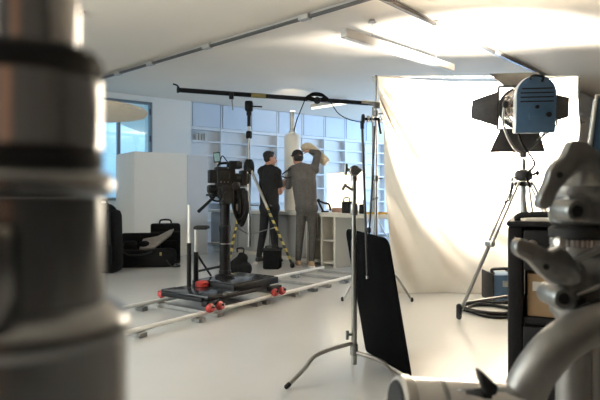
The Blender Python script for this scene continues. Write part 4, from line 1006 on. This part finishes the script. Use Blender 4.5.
# short horizontal pipe at the bottom edge
pa, pb = r_(402, 407, -.075), r_(518, 412, -.06)
pd = (pb - pa).normalized()
pi_ = MB().cyl(pa, pb, .0305, seg=48).build('cross_pipe', 'chrome', t)
MB().lathe([(.030, -.006), (.0325, -.003), (.0325, .006), (.0306, .009)], pa, pd, 48).build('end_ring', 'alu', pi_)
MB().lathe([(.0255, -.0085), (.027, -.007), (.027, -.004)], pa, pd, 44).build('end_plug', 'rubber', pi_)
MB().lathe([(.0306, .036), (.0314, .037), (.0314, .041), (.0306, .042)], pa, pd, 48).build('seam_band', 'cast', pi_)
w_ = [r_(479, 371, -.09), r_(483, 372, -.09), r_(499, 387, -.09), r_(497, 396, -.09), r_(487, 396, -.09), r_(482, 385, -.09)]
MB().prism(w_, V((0, .014, 0)), .002).build('wing_lever', 'rubber', pi_)

# ------------------------------------------------------------------ light
def area(name, loc, target, sx, sy, power, col, spread=180):
    l = bpy.data.lights.new(name, 'AREA'); l.shape = 'RECTANGLE'; l.size = sx; l.size_y = sy; l.energy = power; l.color = col; l.spread = math.radians(spread)
    o = bpy.data.objects.new(name, l); COL.objects.link(o); o.location = loc
    o.rotation_euler = (V(target) - V(loc)).to_track_quat('-Z', 'Y').to_euler(); return o
l = bpy.data.lights.new('studio_lamp_light', 'SPOT'); l.energy = 2550; l.color = (1, .93, .82); l.spot_size = math.radians(132); l.spot_blend = 1.0; l.shadow_soft_size = .10
o = bpy.data.objects.new('studio_lamp_light', l); COL.objects.link(o); o.location = h(0, .53, 0); o.rotation_euler = (AX + V((-.05, 0, -.14))).to_track_quat('-Z', 'Y').to_euler()
l = bpy.data.lights.new('ceiling_glow_spot', 'SPOT'); l.energy = 26; l.color = (1, .85, .58); l.spot_size = math.radians(54); l.spot_blend = 1.0; l.shadow_soft_size = .04  # spot added at the neck, tilted to throw a glow on the far ceiling
o = bpy.data.objects.new('ceiling_glow_spot', l); COL.objects.link(o); o.location = NECK; o.rotation_euler = V((-.07, 2.1, .52)).to_track_quat('-Z', 'Y').to_euler()
area('alcove_fill_light', (4.75, 12.2, 2.0), (1.5, 12.0, 1.7), 4.4, 2.0, 128, (.63, .77, 1.0))  # added blue fill for the bookcase, hidden behind the cloth
area('side_fill_light', (-4.95, 2.2, 2.0), (0, 3.2, 1.6), 4.4, 1.9, 135, (1, .90, .77))  # added warm fill from out of view on the left
# daylight outside
w = bpy.data.worlds.new('sky'); sc.world = w; w.use_nodes = True; nt = w.node_tree; bg = nt.nodes['Background']
tcn = nt.nodes.new('ShaderNodeTexCoord'); sep = nt.nodes.new('ShaderNodeSeparateXYZ'); rp = nt.nodes.new('ShaderNodeValToRGB')
nt.links.new(tcn.outputs['Generated'], sep.inputs[0]); nt.links.new(sep.outputs['Z'], rp.inputs['Fac'])
rp.color_ramp.elements[0].position = .0; rp.color_ramp.elements[0].color = (.22, .40, .55, 1); rp.color_ramp.elements[1].position = .25; rp.color_ramp.elements[1].color = (.42, .66, .85, 1)
nt.links.new(rp.outputs['Color'], bg.inputs['Color']); bg.inputs['Strength'].default_value = .85

# ------------------------------------------------------------------ camera
cd = bpy.data.cameras.new('camera'); co = bpy.data.objects.new('camera', cd); COL.objects.link(co); sc.camera = co
co.location = (0, 0, CZ); co.rotation_euler = (PI / 2, 0, 0)
cd.sensor_width = 36; cd.sensor_fit = 'HORIZONTAL'; cd.lens = 36 * F / 600; cd.shift_y = -2 / 600; cd.clip_start = .01
cd.dof.use_dof = True; cd.dof.focus_distance = 5.5; cd.dof.aperture_fstop = 8.9
sc.view_settings.view_transform = 'Standard'; sc.view_settings.look = 'None'; sc.view_settings.gamma = 1; sc.view_settings.exposure = 1.32
sc.view_settings.use_curve_mapping = False
sc.cycles.use_denoising = True
sc.cycles.max_bounces = 10; sc.cycles.diffuse_bounces = 6; sc.cycles.sample_clamp_indirect = 6
